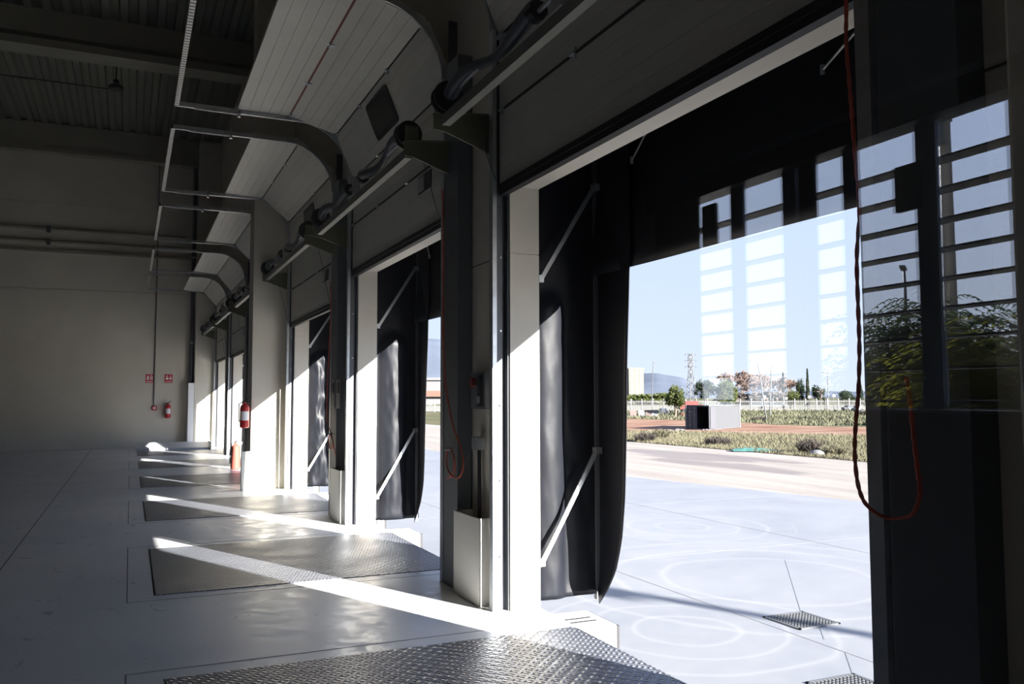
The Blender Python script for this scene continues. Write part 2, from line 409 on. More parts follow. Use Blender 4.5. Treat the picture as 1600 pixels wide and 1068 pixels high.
# tracks
def make_track(k, ya, yb):
    t_ = thing('door_track', '%s steel track frame carrying the %s dock door from the camera' % ('galvanised', ORD[k]) if k else 'galvanised track frame of the dock door nearest the camera', 'door track', (XI, yb, 0), 'overhead door tracks')
    for side, y in ((1, yb), (-1, ya)):
        s = side
        v = MB(); v.bar((2.215, y+s*.05, 0), (2.215, y+s*.05, ZC), .03, .06, up=(0, 1, 0))
        v.build('vertical_track', m_galv, t_)
        a = MB(); a.box(2.245, 2.315, y+s*.055, y+s*.075, 0, 4.4); a.box(2.305, 2.318, y+s*.01, y+s*.06, 0, 4.4)
        an = a.build('wall_angle', m_dkst, t_)
        if s > 0 and k < 3:
            for q in range(6): MB().cyl((2.27, y+s*.045, .35+q*.5), (2.27, y+s*.056, .35+q*.5), .008, 8).build('bolt', m_galv, an)
        c = MB(); pts = []
        for i in range(9):
            an_ = PI/2*i/8; pts.append((2.215-.58*(1-math.cos(an_)), y+s*.05, ZC+.58*math.sin(an_)))
        for p, q in zip(pts[:-1], pts[1:]): c.bar(p, q, .045, .022, up=(0, 1, 0))
        c.build('curved_track', m_track, t_)
        h_ = MB(); h_.bar((2.215-.57, y+s*.05, ZC+.58), (.37, y+s*.05, ZC+.58), .03, .05)
        h_.build('horizontal_track', m_galv, t_)
        st = MB(); st.bar((.9, y+s*.05, ZC+.61), (.9, y+s*.05, CEIL), .03, .03); 
        hy = MB(); hy.bar((.55, y+s*.05, ZC+.55), (1.0, y+s*.05, ZC+.55), .012, .012); hy.bar((1.0, y+s*.05, ZC+.52), (1.0, y+s*.05, ZC+.64), .03); hy.build('stop_bolt', m_galv, t_)
        for sdist in PHS[2:]:
            p, nn = path(sdist-OFF[k]); MB().cyl((p.x, y-s*.01, p.z), (p.x, y+s*.05, p.z), .018, 10).build('roller', m_galv, t_)
        # wide folded cover beside the near-side track
        if s < 0:
            cv = MB(); cv.box(2.20, XI-.002, ya-.40, ya-.11, 0, 4.0); cv.build('side_cover', mat('cover_grey', (.115, .125, .135), .5, .2, var=.06), t_)
    e_ = MB(); e_.bar((.37, ya-.06, ZC+.58), (.37, yb+.06, ZC+.58), .045, .045); e_.build('end_bar', m_perf, t_)
for k, yf in enumerate(FAR): make_track(k, yf-WID, yf)

# torsion shafts
def make_shaft(k, ya, yb):
    t_ = thing('spring_shaft', 'dark torsion spring shaft on a pale tube above the %s dock door' % ORD[k], 'door spring', (1.9, yb, 3.2), 'torsion spring shafts')
    MB().bar((1.9, ya-.12, 3.27), (1.9, yb+(.12 if k < 5 else .09), 3.27), .055, .07).build('support_tube', mat('tube_grey', (.17, .17, .155), .5), t_)
    ex = .2 if k < 5 else .12
    MB().cyl((1.9, ya-.2, 3.42), (1.9, yb+ex, 3.42), .013, 10).build('shaft', m_galv, t_)
    for s, y in ((1, yb), (-1, ya)):
        g_ = MB(); yy = y+s*(.20 if k < 5 or s < 0 else .09)
        g_.prism([(1.84, 3.335), (2.318, 3.38), (2.318, 3.08), (1.92, 3.22), (1.84, 3.23)], 'y', yy-.004, yy+.004)
        g_.prism([(1.84, 3.335), (2.318, 3.38), (2.318, 3.385), (1.84, 3.341)], 'y', yy-.035, yy+.035)
        g_.box(1.85, 1.95, yy-.01, yy+.01, 3.33, 3.46)
        g_.build('bracket', m_olive, t_)
        d = MB(); prof = [(.105, 0), (.105, .012), (.08, .016), (.075, .07), (.1, .078), (.1, .09)]
        vs = []; n_ = 24
        for r_, z_ in prof:
            for q in range(n_): vs.append((1.9+r_*math.cos(2*PI*q/n_), y+s*((.06 if k < 5 else .02)+z_), 3.42+r_*math.sin(2*PI*q/n_)))
        fs = [(i*n_+q, i*n_+(q+1) % n_, (i+1)*n_+(q+1) % n_, (i+1)*n_+q) for i in range(len(prof)-1) for q in range(n_)]
        d.add(vs, fs+[tuple(range(n_)), tuple(range(len(vs)-n_, len(vs)))])
        d.build('cable_drum', m_black, t_, smooth='auto')
        cb = MB(); cb.cyl((2.0, y+s*.02, 3.42), (2.2, y-s*.04, 2.85-OFF[k]), .003, 6); cb.build('lift_cable', m_dkst, t_)
        # spring, sagging and swelling in its dark sleeve
        y_a = y+s*.04; y_b = y-s*1.28
        pts = []; rad = []
        for i in range(49):
            f = i/48; yy = y_a+(y_b-y_a)*f
            pts.append((1.9-.012*math.sin(f*9), yy, 3.425+.035*math.sin(f*2.2*PI))); rad.append((.038+.010*math.sin(f*7+1))*(1+.05*(i % 2)))
        MB().tube(pts, rad, 12).build('spring', m_dkst, t_, smooth=True)
        fl = MB(); fl.cyl((1.9, y_b-.03, 3.425), (1.9, y_b+.03, 3.425), .055, 12); fl.build('spring_plug', m_black, t_)
    c = MB(); ym = (ya+yb)/2; c.box(1.875, 1.925, ym-.05, ym+.05, 3.3, 3.47); c.box(1.86, 1.94, ym-.09, ym+.09, 3.305, 3.315); c.build('centre_bracket', m_galv, t_)
for k, yf in enumerate(FAR): make_shaft(k, yf-WID, yf)

# ------------------------------------------------------------------ dock levelers
m_dark = mat('pit_dark', (.02, .02, .022), .8)
for k, (y0, y1) in enumerate(LEV):
    t_ = thing('dock_leveler', '%s steel tread-plate dock leveler set in the floor%s' % (['nearest', 'second', 'third', 'fourth', 'fifth', 'farthest'][k],
         [' along the bottom edge', ' crossed by the widest sunbeam', ' counting from the camera', ' beside the concrete pillar', ' far down the hall', ' just before the end wall'][k]), 'dock leveler', (LX0, y0, 0), 'tread plate dock levelers')
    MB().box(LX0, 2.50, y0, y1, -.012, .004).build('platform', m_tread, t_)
    lp = MB(); lp.prism([(2.505, .004), (2.53, -.004), (2.58, -.33), (2.565, -.33), (2.505, -.012)], 'y', y0+.02, y1-.02); lp.build('lip', m_tread, t_)
    fr = MB(); fr.box(LX0-.012, LX0-.008, y0-.012, y1+.012, -.1, .002); fr.build('rear_frame', m_dark, t_)
    pt = MB(); pt.box(LX0-.01, 2.5, y0-.01, y1+.01, -.3, -.28); pt.build('pit_floor', m_dark, t_)
# rubber-faced bumpers outside, beside each leveler
for k, (y0, y1) in enumerate(LEV):
    for s, y in ((1, y1+.09), (-1, y0-.49)):
        if k == 0 and s < 0: continue
        t_ = thing('dock_bumper', '%s painted steel dock bumper on the %s side of the %s dock opening' % ('white', 'far' if s > 0 else 'near', ORD[k]), 'dock bumper', (XO, y, -.5), 'dock bumpers')
        c = MB(); c.box(XO+.002, 2.87, y, y+.40, -.55, -.045)
        c.build('housing', m_white, t_, bevel=.008)
        MB().box(2.87, 2.90, y+.02, y+.40, -.52, -.06).build('buffer', m_rub, t_)
        sl = MB()
        for q in (.13, .21): sl.box(2.60, 2.80, y+q, y+q+.022, -.046, -.041)
        sl.build('slot', m_black, t_)
# raised ramp at the end of the hall
t_ = thing('raised_ramp', 'low pale raised ramp lying in front of the end wall', 'ramp', (.2, 24.8, 0))
rp = MB(); rp.prism([(24.79, .005), (24.81, .06), (25.28, .20), (25.33, .20), (25.33, .005)], 'x', .18, 2.06)
rp.build('deck', mat('ramp_grey', (.5, .51, .53), .5), t_)
rp = MB(); rp.box(2.03, 2.065, 24.75, 25.35, .003, .22); rp.build('side_plate', m_galv, t_)

# ------------------------------------------------------------------ dock shelters (black vinyl)
def grid_sheet(nx, nz, fn, th=.006, thdir=(0, 1, 0)):
    mb = MB(); vs = []
    for layer in (0, 1):
        for i in range(nx+1):
            for j_ in range(nz+1):
                p = Vector(fn(i/nx, j_/nz)) + Vector(thdir)*th*layer; vs.append(tuple(p))
    n_ = (nx+1)*(nz+1); fs = []
    idx = lambda i, j_, l: l*n_ + i*(nz+1) + j_
    for i in range(nx):
        for j_ in range(nz):
            fs.append((idx(i,j_,0), idx(i+1,j_,0), idx(i+1,j_+1,0), idx(i,j_+1,0)))
            fs.append((idx(i,j_,1), idx(i,j_+1,1), idx(i+1,j_+1,1), idx(i+1,j_,1)))
    for i in range(nx):
        fs.append((idx(i,0,0), idx(i,0,1), idx(i+1,0,1), idx(i+1,0,0))); fs.append((idx(i,nz,0), idx(i+1,nz,0), idx(i+1,nz,1), idx(i,nz,1)))
    for j_ in range(nz):
        fs.append((idx(0,j_,0), idx(0,j_+1,0), idx(0,j_+1,1), idx(0,j_,1))); fs.append((idx(nx,j_,0), idx(nx,j_,1), idx(nx,j_+1,1), idx(nx,j_+1,0)))
    return mb.add(vs, fs)
def smooth01(x): x = max(0, min(1, x)); return x*x*(3-2*x)
def make_shelter(k, ya, yb):
    t_ = thing('dock_shelter', ['black vinyl dock shelter framing the nearest open dock, its curtain tail hanging free', 'black vinyl dock shelter outside the second dock opening with a tall padded fold',
        'wrinkled black vinyl dock shelter outside the third dock opening', 'black dock shelter outside the fourth dock behind the pillar', 'black dock shelter outside the fifth dock opening', 'black dock shelter outside the farthest dock opening'][k], 'dock shelter', (XO, yb, 0), 'black dock shelters')
    ZT = 3.30; XF = 3.0
    sd_ = 100+k
    for s, y in ((1, yb+.13), (-1, ya-.13)):
        bx0, bx1 = [(2.56, 2.78), (2.60, 2.92), (2.58, 2.95)][min(k, 2)]
        wr = [.010, .018, .045][min(k, 2)]
        def side(u, v, s=s, y=y):
            x_ = XO+.004 + (3.075-XO)*u; z_ = .02 + (ZT-.02)*v
            c_ = (x_-(bx0+bx1)/2)/((bx1-bx0)/2); top = 2.1
            bul = max(0, 1-c_*c_)**.6 * smooth01((top + .08*max(0, 1-c_*c_) - z_)/.16) * smooth01((z_+.1)/.2)
            dy = -(.05 if k == 0 else .09)*bul
            nz_ = noise.noise(Vector((x_*6+z_*1.6+sd_, z_*2.0-x_*3, sd_)))
            nz2 = noise.noise(Vector((x_*16+z_*5, z_*5-x_*9, sd_+7)))
            dy += wr*(nz_*1.0+nz2*.5)*smooth01((2.5-z_)/.8)*min(1, u*6)*min(1, (1-u)*6)
            dy -= .015*smooth01((.12-z_)/.12)
            return (x_, y + s*dy, z_)
        grid_sheet(28, 96, side, .006, (0, s, 0)).build('side_wall', m_vinyl, t_, smooth=True)
        pf = MB(); pf.box(3.035, 3.065, y-.02, y+.02, -.02, ZT); pf.build('upright', m_dkst, t_)
        # front curtain
        def front(u, v, s=s, y=y):
            z_ = .0 + 3.25*v
            wt = [(0, .16), (.04, .20), (.12, .27), (.25, .35), (.5, .41), (.75, .45), (1.2, .49), (2.0, .53), (2.4, .545), (4, .545)]
            w_ = .5
            for (za, wa), (zb_, wb_) in zip(wt[:-1], wt[1:]):
                if za <= z_ <= zb_: w_ = wa+(wb_-wa)*(z_-za)/(zb_-za)
            if s < 0: w_ += (.19 if k != 2 else -.12)
            yy = (y - s*w_) + (w_ + .06)*s*u
            xc = 3.0 + .075*u + .006*math.sin(z_*3+k)*(1-u) - .03*smooth01((.5-z_)/.5)*(1-u)
            zb = max(z_, .055*smooth01((u-.05)/.4)) - .012
            return (xc, yy, zb)
        grid_sheet(10, 60, front, .005, (1, 0, 0)).build('side_curtain', m_vinyl, t_, smooth=True)
        st = MB()
        for z0_, z1_ in ((2.22, 2.90), (.30, 1.02)):
            st = MB(); st.bar((XO+.03, y-s*.12, z0_), (2.99, y-s*.10, z1_), .030, .014, up=(0, 1, 0))
            sb = st.build('strut', m_galv, t_)
            MB().box(XO+.002, XO+.04, y-s*.14, y-s*.10, z0_-.03, z0_+.02).build('strut_foot', m_galv, sb)
            MB().box(2.985, 3.035, y-s*.112, y-s*.06, z1_-.015, z1_+.03).build('strut_head', m_galv, sb)
    tr_ = MB(); tr_.box(XO+.004, XF+.12, ya-.14, yb+.14, ZT, ZT+.02); tr_.build('top_sheet', m_vinyl, t_)
    def topc(u, v):
        return (XF+.02+.08*v+.008*math.sin(u*11+k), ya-.2+(yb-ya+.4)*u, 2.27+(ZT-2.27)*v)
    grid_sheet(30, 10, topc, .005, (1, 0, 0)).build('top_curtain', m_vinyl, t_, smooth=True)
    fr = MB(); fr.bar((3.05, ya-.13, ZT-.02), (3.05, yb+.13, ZT-.02), .04); fr.build('top_rail', m_dkst, t_)
    for f in (.30, .85):
        yy = ya+(yb-ya)*f; rd = MB(); rd.cyl((2.70, yy-.75, 3.04), (3.0, yy, 2.97), .006, 8); rd.cyl((3.0, yy, 2.95), (3.0, yy, 2.995), .012, 8); rd.build('stay_rod', m_galv, t_)
for k, yf in enumerate(FAR): make_shelter(k, yf-WID, yf)

# ------------------------------------------------------------------ sheet-metal guards at the foot of the tracks
GU = [('pale grey sheet-metal guard box at the foot of the nearest door track', FAR[0]), ('pale grey sheet-metal guard box between the second and third docks', FAR[1])]
for lab, yf in GU:
    o = MB(); x0, x1, y0, y1, h_ = 2.165, XI-.005, yf+.10, yf+.67, .585
    th = .006
    y0 += .085
    x1 = XI-.003
    o.box(x0, x0+th, y0, y1, 0, h_); o.box(x0+th, x1, y0, y0+th, 0, h_); o.box(x0+th, x1, y1-th, y1, 0, h_)
    tag(o.build('guard_box', m_lightm, bevel=.002), lab, 'metal guard', 'sheet metal guards')
o = MB(); o.box(1.57, 1.70, 13.50, 13.506, 0, .59); o.box(1.57, 1.576, 13.506, 13.615, 0, .59); o.box(1.694, 1.70, 13.506, 13.615, 0, .59)
tag(o.build('guard_box', m_lightm), 'sunlit pale guard box against the left side of the concrete pillar', 'metal guard', 'sheet metal guards')
# drain pipe and white shield on the end wall
t_ = thing('drain_pipe', 'dark vertical drain pipe running down the end wall beside the corner pillar', 'pipe', (1.6, 26.2, 0))
MB().cyl((1.60, 26.25, 1.85), (1.60, 26.25, 8.2), .055, 14).build('pipe', m_pipe, t_, smooth='auto')
cl = MB()
for z in (3.0, 5.5): cl.cyl((1.60, 26.25, z), (1.60, 26.25, z+.05), .065, 14)
cl.build('clamp', m_galv, t_)
MB().box(1.52, 1.675, 26.05, 26.39, 0, 1.85).build('shield', m_white, t_, bevel=.004)

# ------------------------------------------------------------------ ropes
def rope(pts, x, label, r=.007):
    P = [Vector((x + .01*math.sin(i*1.3), a, b_)) for i, (a, b_) in enumerate(pts)]; q = []
    for i in range(len(P)-1):
        p0, p1, p2, p3 = P[max(i-1, 0)], P[i], P[i+1], P[min(i+2, len(P)-1)]
        for j_ in range(8):
            f = j_/8; q.append(.5*((2*p1) + (p2-p0)*f + (2*p0-5*p1+4*p2-p3)*f*f + (3*p1-p0-3*p2+p3)*f**3))
    q.append(P[-1])
    o = MB()
    # two twisted strands
    for ph in (0, PI):
        qq = [p + Vector((math.cos(i*.9+ph), math.sin(i*.9+ph), 0))*r*.35 for i, p in enumerate(q)]
        o.tube(qq, r*.8, 7)
    return tag(o.build('pull_rope', m_orange, smooth=True), label, 'rope', 'orange pull ropes')
rope([(2.02,3.0),(2.02,2.71),(2.02,2.58),(2.0,2.42),(1.99,2.29),(1.99,2.14),(1.99,2.0),(2.0,1.85),(1.99,1.69),(1.99,1.56),(2.01,1.42),(2.03,1.32),(2.03,1.22),(2.01,1.12),(1.98,1.06),(1.92,1.03),(1.85,1.04),(1.81,1.06),(1.78,1.12),(1.79,1.19),(1.81,1.29),(1.82,1.4),(1.82,1.46)], 2.12, 'orange rope hanging in a long loop at the near side of the nearest dock', .0065)
rope([(6.13,3.02),(6.13,2.9),(6.1,2.39),(6.06,1.89),(6.0,1.5),(5.89,1.22),(5.73,1.04),(5.66,.92),(5.72,.83),(5.9,.84),(6.02,.92),(5.99,1.02),(5.88,1.0),(5.80,.92),(5.85,.84),(6.0,.80)], 2.17, 'orange rope knotted in a coil on the near track of the second dock', .006)
rope([(10.14,2.8),(10.14,2.49),(10.21,1.88),(10.22,1.4),(10.17,1.11),(9.98,.98),(9.95,.86),(10.05,.80),(10.1,.92),(9.95,.96),(9.84,.82),(9.77,.74)], 2.17, 'orange rope bunched on the near track of the third dock', .006)
for y, z in ((1.82, 1.46), (5.94, 1.02), (9.98, .98)):
    c = MB(); c.cyl((2.13, y, z), (2.198, y, z), .01, 8); c.cyl((2.13, y, z-.02), (2.13, y, z+.02), .006, 6)
    tag(c.build('rope_cleat', m_galv), {1.82: 'small steel cleat holding the rope of the nearest dock', 5.94: 'small steel cleat holding the rope of the second dock', 9.98: 'small steel cleat holding the rope of the third dock'}[y], 'cleat')

# ------------------------------------------------------------------ electrical bits
t_ = thing('control_box', 'grey dock control panel with red star knob and black lever between the first docks', 'control box', (XI, 5.6, 1.33))
MB().box(2.27, XI-.002, 5.50, 5.76, 1.32, 1.58).build('backplate', mat('grey_box', (.16, .165, .17), .5), t_, bevel=.004)
MB().box(2.25, 2.27, 5.53, 5.585, 1.34, 1.56).build('lever_slot', m_black, t_)
MB().box(2.235, 2.25, 5.54, 5.58, 1.36, 1.41).build('lever', m_galv, t_)
kn = MB()
for q in range(4): a = q*PI/4; kn.bar((2.245, 5.66-.035*math.cos(a), 1.51-.035*math.sin(a)), (2.245, 5.66+.035*math.cos(a), 1.51+.035*math.sin(a)), .014, .03, up=(1, 0, 0))
kn.build('knob', mat('dull_red', (.30, .05, .03), .5), t_)
t_ = thing('junction_box', 'small grey junction box with a cable dropping from it below the control panel', 'junction box', (XI, 5.67, 1.0))
MB().box(2.25, XI-.002, 5.60, 5.70, 1.03, 1.12).build('box', mat('grey_box2', (.30, .31, .31), .5), t_, bevel=.004)
cb = MB(); cb.cyl((2.29, 5.64, 1.03), (2.29, 5.64, .5), .012, 8); cb.cyl((2.29, 5.66, 1.03), (2.29, 5.66, .5), .009, 8); cb.build('cable', m_black, t_)
for yy in (10.0, 9.75):
    t_ = thing('switch_box', 'grey switch box on the pier by the third dock, %s of two' % ('left' if yy > 9.9 else 'right'), 'switch box', (XI, yy, 1.3), 'switch boxes on the pier')
    MB().box(2.19, 2.20, yy-.09, yy+.09, 1.28, 1.62).build('plate', mat('grey_box3', (.22, .23, .23), .5), t_, bevel=.003)
    MB().box(2.18, 2.19, yy-.05, yy+.05, 1.46, 1.58).build('cover', m_black, t_)

# ------------------------------------------------------------------ fire gear
def extinguisher(x, y, z, label, h_=.5, shaded=False):
    t_ = thing('fire_extinguisher', label, 'fire extinguisher', (x, y, z), 'fire extinguishers')
    r_ = .075*h_/.5
    MB().lathe([(r_*.75, 0), (r_, .015), (r_, h_*.66), (r_*.85, h_*.74), (r_*.35, h_*.80), (.02, h_*.82), (.02, h_*.86)], (x, y, z), 20).build('cylinder', mat('shaded_red', (.22, .05, .035), .7) if shaded else m_red, t_, smooth='auto')  # floor copy has its red darkened to stand in for shade and haze
    v = MB(); v.box(x-.025, x+.025, y-.02, y+.02, z+h_*.85, z+h_*.91); v.bar((x, y, z+h_*.9), (x+.09, y-.02, z+h_*1.0), .02, .012); v.bar((x, y, z+h_*.87), (x+.09, y-.02, z+h_*.89), .02, .012)
    v.build('valve', m_black, t_)
    hs = MB(); hs.tube([(x-.02, y-.02, z+h_*.86), (x-.09, y-.05, z+h_*.8), (x-r_-.02, y-.05, z+h_*.5), (x-r_-.015, y-.04, z+h_*.2)], .011, 8); hs.build('hose', m_black, t_, smooth=True)
    if shaded: return t_
    lb = MB(); n_ = 10; vs = []
    for zz_ in (z+h_*.25, z+h_*.55):
        for q in range(n_+1): a = -PI*.8+PI*.6*q/n_; vs.append((x+(r_+.001)*math.cos(a), y+(r_+.001)*math.sin(a), zz_))
    lb.add(vs, [(q, q+1, n_+2+q, n_+1+q) for q in range(n_)]); lb.build('paper_label', m_white, t_)
    return t_
extinguisher(1.0, 26.29, .84, 'red fire extinguisher hung low on the end wall under the signs')
extinguisher(1.60, 13.50, .95, 'red fire extinguisher hung on the side of the concrete pillar', .46)
extinguisher(1.93, 17.6, 0.0, 'dull red fire extinguisher standing on the floor past the pillar', .62, True)
def fire_sign(x, z, kind, label):
    t_ = thing('fire_sign', label, 'sign', (x, YE, z), 'red fire signs')
    y = YE-.006
    MB().box(x-.105, x+.105, y, YE+.004, z-.125, z+.125).build('board', m_signred, t_)
    s_ = MB(); yy = y-.003
    def bx(a, b_, c, d): s_.box(x+a, x+b_, yy, y, z+c, z+d)
    if kind:
        bx(-.08, .0, -.03, .03); bx(-.06, -.03, .04, .1); bx(.03, .05, -.03, .1); bx(.05, .08, -.03, .04)
    else:
        bx(-.07, -.01, -.04, .06); bx(-.05, -.03, .06, .09); bx(.02, .035, -.04, .1); bx(.05, .085, -.04, .06); bx(.05, .07, .07, .1)
    # unreadable one-line caption below the pictogram, as small bars
    for q in range(6): bx(-.085+q*.03, -.065+q*.03, -.105, -.075)
    s_.build('pictogram', m_white, t_)
fire_sign(.49, 1.975, 0, 'red and white fire sign left of the conduit on the end wall')
fire_sign(1.0, 1.975, 1, 'red and white fire sign above the extinguisher on the end wall')
t_ = thing('call_point', 'small red fire call point at the bottom of the wall conduit', 'call point', (.64, YE, 1.08))
MB().box(.57, .71, YE-.05, YE-.001, 1.07, 1.19).build('housing', m_signred, t_, bevel=.005)
MB().box(.60, .68, YE-.056, YE-.05, 1.10, 1.16).build('face', m_white, t_)
tag(MB().cyl((.62, YE-.02, 1.19), (.62, YE-.02, 8.2), .014, 8).build('conduit', m_dkst), 'thin vertical conduit running down the end wall to the call point', 'conduit')

# pipes on the end wall
for z, lab in ((6.1, 'upper'), (5.75, 'lower')):
    t_ = thing('wall_pipe', '%s horizontal pipe clamped along the end wall' % lab, 'pipe', (-8, YE, z), 'horizontal pipes on the end wall')
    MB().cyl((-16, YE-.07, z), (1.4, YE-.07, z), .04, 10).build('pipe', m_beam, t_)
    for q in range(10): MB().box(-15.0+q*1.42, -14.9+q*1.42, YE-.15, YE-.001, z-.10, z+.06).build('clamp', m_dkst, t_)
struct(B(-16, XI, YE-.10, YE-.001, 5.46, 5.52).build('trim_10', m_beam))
# suspended lamp
t_ = thing('pendant_lamp', 'black industrial pendant lamp hanging from the dark ceiling', 'lamp', (-.43, 19.0, 7.8))
MB().cyl((-.43, 19.0, 8.0), (-.43, 19.0, CEIL-.02), .012, 6).build('stem', m_black, t_)
MB().lathe([(.13, 0), (.15, .02), (.145, .07), (.06, .12), (.055, .2), (.02, .22)], (-.43, 19.0, 7.80), 20).build('shade', m_black, t_, smooth='auto')
MB().lathe([(.0, 0), (.12, .0)], (-.43, 19.0, 7.802), 20).build('diffuser', mat('lamp_glass', (.25, .25, .25), .3), t_)
MB().box(-.49, -.37, 18.96, 19.04, CEIL-.06, CEIL-.005).build('ceiling_box', m_black, t_)
for y, z, lab in ((19.0, CEIL-.03, 'dark cable along the ceiling to the pendant lamp'), (22.5, CEIL-.03, 'thin cable along the ceiling behind the pendant lamp')):
    tag(MB().cyl((-15.9, y, z), (-.43, y, z), .018 if y < 20 else .012, 6).build('ceiling_cable', m_black), lab, 'cable')

# ------------------------------------------------------------------ office and its windows
YG = .6
pw = MB(); pw.box(-2.6, -1.6, YG-.05, YG+.06, 0, 3.0); pw.box(2.24, XI, YG-.05, YG+.06, 0, 3.0)
pw.box(-1.6, 2.24, YG-.05, YG+.06, 0, .75); pw.box(-1.6, 2.24, YG-.05, YG+.06, 2.35, 3.0)
struct(pw.build('wall_office', m_office))
up_ = MB(); up_.box(-16, XI, .3, .54, 3.0, 9.4); up_.box(-16, -2.6, .3, .54, 0, 3.0); struct(up_.build('wall_near', m_conc))
g1 = bpy.data.objects.new('window_1', None); COL.objects.link(g1); g1.location = (.32, YG, .75); struct(g1)
g1['label'] = 'large clear office window the hall is seen through'; g1['category'] = 'window'
MB().box(-1.6, 2.24, YG-.003, YG+.003, .75, 2.35).build('pane', m_glass, g1)
f_ = MB(); f_.box(-1.62, -1.56, YG-.05, YG+.07, .72, 2.38); f_.box(2.20, 2.25, YG-.05, YG+.07, .72, 2.38); f_.box(-1.56, 2.20, YG-.05, YG+.07, .72, .78); f_.box(-1.56, 2.20, YG-.05, YG+.07, 2.32, 2.38)
f_.build('window_frame', m_frame, g1)
YB = -3.3
struct(B(-2.6, XI, YB, YG, -.02, 0).build('floor', mat('office_floor', (.08, .08, .08), .7)))
struct(B(-2.6, XI, YB, YG, 2.9, 3.0).build('ceiling', m_office))
struct(B(-2.7, -2.6, YB, YG, 0, 3.0).build('wall_west', m_office))
struct(B(-2.7, XO, YB-.1, YB, 0, 3.0).build('wall_south', m_office))
struct(B(XO, 7.2, -16, -10, -1.25, 8.0).build('wall_sun_block', m_conc))  # unseen wing added to keep the low sun off the office window
XW = 2.45
WZ0, WZ1 = 1.355, 2.42
wy0, wy1 = -2.42, .52
wl = MB(); wl.box(XI, XO, YB, YG+.06, -1.25, WZ0); wl.box(XI, XO, YB, YG+.06, WZ1, 3.4); wl.box(XI, XO, YB, wy0, WZ0, WZ1); wl.box(XI, XO, wy1, YG+.06, WZ0, WZ1)
struct(wl.build('wall_east', m_office))
w2 = bpy.data.objects.new('window_2', None); COL.objects.link(w2); w2.location = (XW, -1, WZ0); struct(w2)
w2['label'] = 'barred side window seen only as a reflection in the glass'; w2['category'] = 'window'
mir = lambda yv: 1.2-yv
wf = MB()
wf.box(XW-.06, XW+.04, wy0, wy1, WZ1-.09, WZ1); wf.box(XW-.04, XW+.04, wy0, wy1, WZ0, WZ0+.005)
wf.build('window_frame', m_frame, w2)
MB().box(XI-.03, XW-.03, wy0, wy1, WZ0-.006, WZ0+.003).build('sill', m_white, w2)
for a, b_, mm in ((3.02, 2.93, m_blueframe), (2.689, 2.605, m_blueframe), (2.596, 2.502, m_frame), (2.363, 2.291, m_blueframe), (2.039, 1.949, m_blueframe), (1.698, 1.62, m_blueframe), (1.30, 1.22, m_blueframe), (.92, .86, m_blueframe), (3.62, 3.257, m_frame)):  # widest strip is a dark sheet standing in for the dim end panes
    MB().box(XW-.006, XW+.006, mir(a), mir(b_), WZ0, WZ1).build('mullion_or_sheet', mm, w2)
for z in (1.385, 1.495, 1.60, 1.70, 1.80, 1.90, 2.0, 2.105, 2.21):
    MB().box(XW+.03, XW+.11, wy0, wy1, z-.003, z+.003).build('slat', m_slat, w2)
for a, b_, z0_, z1_, lab in ((2.11, 2.0, 2.04, 2.20, 'small dark box on the barred window, right of the rope in the reflection'), (3.2, 3.1, 2.10, 2.29, 'small dark box near the far end of the reflected barred window')):
    tag(B(XW-.03, XW-.008, mir(a), mir(b_), z0_, z1_).build('alarm_box', m_black, bevel=.004), lab, 'box')

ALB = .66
m_whiteo = mat('outdoor_white', (.17, .17, .175), .6)  # white set low in colour so sunlit faces do not burn out
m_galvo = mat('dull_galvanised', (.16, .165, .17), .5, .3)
# ------------------------------------------------------------------ outside: ground
GZ = -1.25
ce, se = math.cos(yaw), math.sin(yaw)
def xyof(u, D):
    Lt = D*(u-800)/1318.9; return D*se+Lt*ce, D*ce-Lt*se
def DL(x, y): return x*se+y*ce, x*ce-y*se
def gz(x, y):
    if x <= 28 or y < 0: return GZ
    D, Lt = DL(x, y)
    pts = [(0, -1.25), (52, -1.25), (70, -1.6), (90, -2.0), (100, -2.0), (120, -1.6), (146, -.95), (200, -.6), (5000, 0)]
    for (a, za), (b_, zb) in zip(pts[:-1], pts[1:]):
        if D <= b_:
            return za + (zb-za)*smooth01((D-a)/(b_-a))
    return 0
def zv(v, D): return CAMZ - (v-621.0)/1318.9*D

# yard
m_yard = mat('yard_concrete', (.62, .64, .68), .6, spec=.4)
t, N, L, b = nodes(m_yard)
g = N.new('ShaderNodeNewGeometry'); sp_ = N.new('ShaderNodeSeparateXYZ'); L.new(g.outputs['Position'], sp_.inputs[0])
n1 = noise_n(.35, 6, dist=1.0); n2 = noise_n(3, 6)
base = mixc(rng(n1.outputs[0], .3, .7, 0, 1), (.215, .23, .255), (.28, .29, .31))
base = mixc(rng(n2.outputs[0], .4, .7, 0, .25), base, (.33, .33, .33))
def rings(cx, cy_, lo, hi, freq, seed):
    dx = mth('SUBTRACT', sp_.outputs[0], cx); dy = mth('SUBTRACT', sp_.outputs[1], cy_)
    d_ = mth('SQRT', mth('ADD', mth('MULTIPLY', dx, dx), mth('MULTIPLY', dy, dy)))
    d_ = mth('ADD', d_, rng(noise_n(.5, 2).outputs[0], 0, 1, -.25+seed, .25+seed))
    w_ = mth('POWER', mth('ABSOLUTE', mth('SINE', mth('MULTIPLY', d_, freq))), 40)
    return mth('MULTIPLY', w_, mth('MULTIPLY', mth('GREATER_THAN', d_, lo), mth('LESS_THAN', d_, hi)))
for cx, cy_, lo, hi, fq in ((10.4, 14.6, .4, 2.6, 5.4), (8.6, 9.9, 1.2, 3.6, 4.3), (5.9, 8.2, .5, 2.0, 6)):
    base = mixc(mth('MULTIPLY', rings(cx, cy_, lo, hi, fq, cx*.03), .30), base, (.42, .42, .42))
L.new(base, b.inputs['Base Color'])
